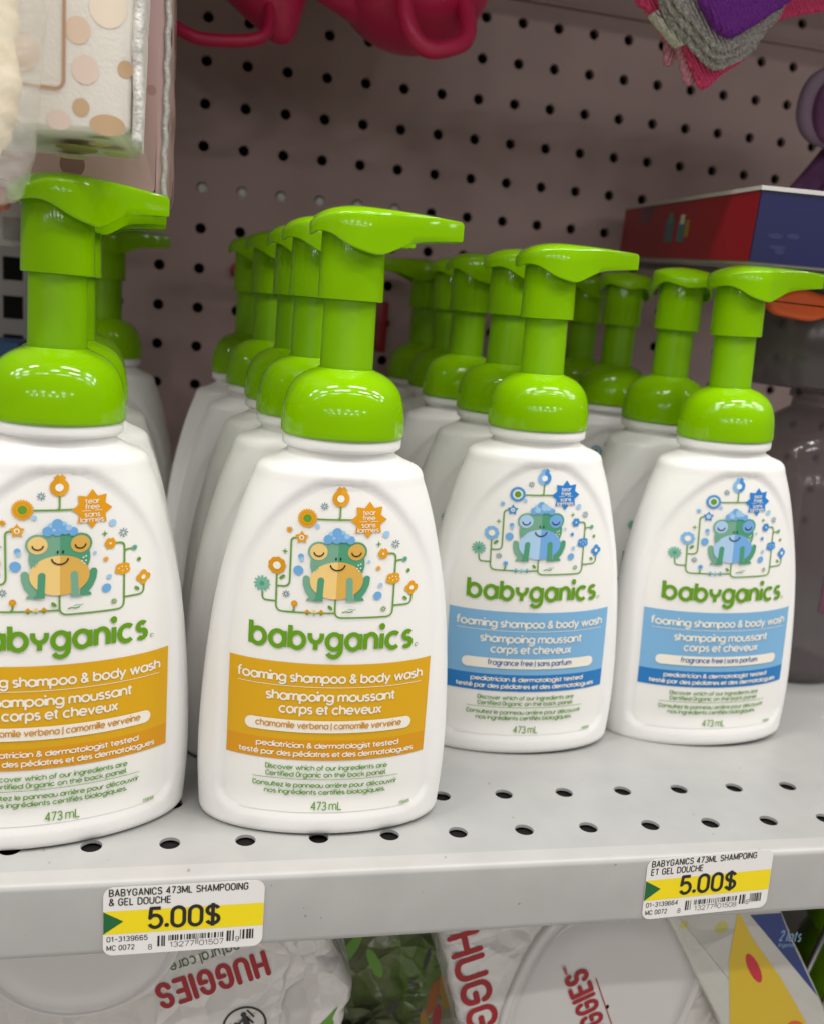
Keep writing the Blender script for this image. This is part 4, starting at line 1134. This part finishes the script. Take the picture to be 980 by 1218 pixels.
o = mb.build('red_tab', M['tabred'], None, True, None, Matrix.Rotation(R(-90), 4, 'X')); o.location = (2.88 * S, 13.6 * S, 7.82 * S)
tag(o, 'round red tab on the pegboard left of the orange row heads', 'wall tab', 'red tabs on the pegboard')

# ------------------------------------------------------------------ wipes packs under the shelf
def on_face(y, x0, z0, deg, sk=0):
    c, s = math.cos(R(deg)), math.sin(R(deg))
    P = Print(lambda u, v, l: (x0 + u * c - v * s, y - .006 - l * .0015, z0 + u * s + v * c))
    return P
def lid_mesh(parent, cx, cz, rx, rz, y, p=2.3, rot=0):
    mb = MB(); rg = []
    for k, d in ((1.0, .0), (1.0, -.05), (.985, -.09), (.95, -.10), (.925, -.06), (.91, -.055), (.895, -.10), (.87, -.15), (.6, -.20), (.25, -.22), (.02, -.222)):
        r_ = []
        for j in range(80):
            a = 2 * math.pi * j / 80; ca, sa = math.cos(a), math.sin(a)
            X, Z = rx * k * math.copysign(abs(ca) ** (2 / p), ca), rz * k * math.copysign(abs(sa) ** (2 / p), sa)
            c, s = math.cos(R(rot)), math.sin(R(rot)); r_.append((cx + X * c - Z * s, y + d, cz + X * s + Z * c))
        rg.append(r_)
    mb.rings(rg); return mb.build('lid', M['lid'], parent)
t = empty('wipes_pack', (0, 1.2, -9), 'white wipes pack with upside down red lettering under the left price tag', 'wipes pack', 'wipes packs on the shelf below')
mb = MB(); puffy(mb, [(-4.4, 0), (4.8, 0), (4.9, 4.0), (4.83, 4.75), (4.86, 5.0), (4.98, 5.3), (4.8, 5.8), (4.55, 6.3), (4.4, 7.2), (-4.4, 7.2)], 0, 3.0, .3, .2, .02, 31)
mb.build('wrapper', M['wrap'], t)
lid_mesh(t, .72, 6.85, 1.52, 1.45, .0, 2.0)
P = on_face(0, 3.46, 6.17, 197)
P.text('HUGGIES', 0, -.1, .40, 'packred', 1, .20, width=1.66, caps=True, track=.27, align='l', rnd=True)
P.text('natural care', .32, -.33 - .1, .13, 'packgreen', 1, .15, width=1.05, align='l')
P.ell(.98, -.68, .26, .11, 'packgreen', 1, 20)
P.xf = None
P.build('print', t)
P = on_face(0, 3.22, 4.96, 180 + 8)
P.xf = lambda u, v: (-u, -v)
P.stroke([(.33 * math.cos(R(a)), .33 * math.sin(R(a))) for a in range(0, 361, 12)], .035, 'packblack', 1)
P.ell(.0, .2, .045, .045, 'packblack', 1.5); P.stroke([(.02, .13), (.04, -.03)], .10, 'packblack', 1.5, True); P.stroke([(.03, -.02), (-.06, -.22)], .05, 'packblack', 1.5, True); P.stroke([(.05, -.02), (.1, -.22)], .05, 'packblack', 1.5, True)
P.stroke([(.0, .12), (-.09, .04), (-.15, .06)], .035, 'packblack', 1.5, True); P.stroke([(.06, .12), (.13, .02)], .035, 'packblack', 1.5, True); P.stroke([(.06, .27), (.16, .12)], .03, 'packblack', 1.5)
P.rect(-.24, -.18, -.12, .0, 'packblack', 1.5); P.stroke([(-.26, .05), (-.2, .07)], .015, 'packblack', 1.5); P.stroke([(-.27, .02), (-.21, .03)], .015, 'packblack', 1.5)
P.build('bin_symbol', t)
P = on_face(0, 0, 0, 0)
P.put([(4.42, 4.85), (4.70, 5.18), (4.62, 4.95), (4.70, 4.7), (4.55, 4.2), (4.2, 4.3), (4.1, 4.62)], [(0, 1, 2), (0, 2, 3), (0, 3, 4), (0, 4, 5), (0, 5, 6)], 'leafgreen', 1)
P.build('green_corner', t)
t = empty('wipes_pack', (6.0, 1.4, -9), 'white wipes pack with large clear lid and red lettering running down it', 'wipes pack', 'wipes packs on the shelf below')
mb = MB(); puffy(mb, [(2.2, 0), (9.0, 0), (5.2, 5.4), (4.0, 7.1), (.06, 7.1), (.3, 6.3), (.85, 4.5)], 0, 3.0, .3, .2, .015, 33)
mb.build('wrapper', M['wrap'], t)
lid_mesh(t, 3.42, 4.75, 1.78, 2.1, .0, 2.6, -16)
P = on_face(.0, .53, 6.35, -73)
P.text('HUGGIES', .2, -.08, .46, 'packred', 1, .23, width=3.0, caps=True, track=.32, align='l', rnd=True)
P.build('side_print', t)
P = on_face(-.225, 3.55, 4.22, 114)
P.text('HUGGIES', -.25, .06, .36, 'packred', 1, .22, width=1.72, caps=True, track=.30, align='l', rnd=True)
P.text('HUGGIES', 1.55, .36, .05, 'packred', 1, .2, width=.16, caps=True, align='l')
P.stroke([(-.3, -.07), (1.2, -.07)], .02, 'packred', 1)
P.build('lid_print', t)
t = empty('wipes_pack', (10.4, 1.0, -9), 'leaning wipes pack with a yellow triangle and a blue corner at the lower right', 'wipes pack', 'wipes packs on the shelf below')
mb = MB(); puffy(mb, [(3.9, 0), (6.0, 0), (3.62, 3.9), (2.2, 6.2), (1.65, 7.1), (-.55, 7.1), (.02, 6.25), (1.4, 4.0)], 0, .35, .06, .12, .008, 35)
mb.build('wrapper', M['rwrap'], t)
P = on_face(.0, -10.4, 9.0, 0)
P.put([(11.5, -2.35), (11.50, -3.33), (11.80, -4.9), (12.3, -6.5), (13.9, -6.2), (13.3, -4.75), (12.59, -3.76), (11.9, -2.95)], [(0, 1, 7), (1, 6, 7), (1, 2, 6), (2, 5, 6), (2, 3, 5), (3, 4, 5)], 'yellowink', 1)
P.put([(11.75, -2.45), (12.35, -2.45), (12.62, -2.95), (13.46, -4.25)], [(0, 3, 2, 1)], 'blueink', 1)
P.ell(12.02, -3.53, .10, .36, 'redink', 2.5, 24, rot=32)
P.ell(13.12, -4.86, .2, .13, 'orange', 2.5, 20, rot=-30); P.ell(13.28, -5.02, .14, .12, 'orange', 2.5, 20)
P.stroke(expand([(12.02, -5.4), (12.08, -5.0), arc(12.16, -4.98, .07, .08, 170, -20), (12.2, -5.4)]), .05, 'blueink', 2.5, True)
P.stroke(expand([(12.42, -5.4), (12.45, -5.02), arc(12.53, -5.0, .07, .08, 170, -20), (12.6, -5.4)]), .05, 'blueink', 2.5, True)
P.build('print', t)
P = on_face(.0, 2.02, 6.0, -6)
P.text('2 lots', 0, 0, .14, 'bubble2', 3, .14, width=.42, align='l'); P.text('lingettes', .02, -.12, .05, 'bubble2', 3, .14, width=.34, align='l')
P.build('corner_lettering', t)
t = empty('wipes_pack', (5.4, 3.2, -9), 'shaded green wrapped pack with dark lettering between the two white packs', 'wipes pack', 'wipes packs on the shelf below')
mb = MB(); puffy(mb, [(-2.2, 0), (4.4, 0), (3.6, 2.6), (2.6, 6.6), (-1.8, 6.6)], 0, 2.2, .4, .3, .05, 37)
mb.build('wrapper', M['greenwrap'], t)
P = on_face(0, 1.02, 3.55, -80)
P.text('MUX TO', -.35, .0, .2, 'packblack', 1, .13, width=1.0, caps=True, align='l'); P.build('lettering', t)
ink('petal', (150, 84, 30)); ink('petal2', (150, 118, 34))
P = on_face(0, 0, 0, 0)
for u, v, a, b, r_, m_ in ((1.5, 3.45, .1, .42, -8, 'petal'), (1.72, 3.6, .1, .45, 10, 'petal2'), (1.62, 3.0, .09, .3, 0, 'tabred'), (1.4, 2.8, .09, .4, 12, 'petal2'), (.75, 3.3, .07, .2, -35, 'packblack'), (.3, 4.3, .1, .35, 25, 'leafgreen'), (-.2, 4.6, .12, .4, -30, 'leafgreen'), (1.3, 4.3, .05, .25, -10, 'packblack')): P.ell(u, v, a, b, m_, 1, 20, rot=r_)
P.build('printed_leaves', t)
t = empty('green_bottle', (16.1, 3.2, -9), 'green plastic bottle at the bottom right corner, behind the leaning pack', 'plastic bottle')
mb = MB(); mb.lathe([(.01, 0), (1.1, 0), (1.2, .1), (1.2, 3.4), (1.12, 3.9), (.95, 4.3), (1.1, 4.5), (1.15, 4.7), (1.1, 5.2), (.8, 5.5), (.01, 5.55)], 40); mb.build('bottle_body', M['green'], t)
for k, (a, b) in enumerate((((14.35, 2.0, -3.2), (13.6, 2.0, -6.0)), ((15.15, 2.0, -3.2), (14.2, 2.0, -6.4)))):
    mb = MB(); mb.tube([a, b, (b[0] - .8, 2.0, -8.98)], .06, 8)
    tag(mb.build('wire_rod', M['wire']), ('thin steel wire crossing the dark gap beside the leaning pack', 'thin steel wire in front of the green bottle')[k], 'wire', 'steel wires of a shelf divider')
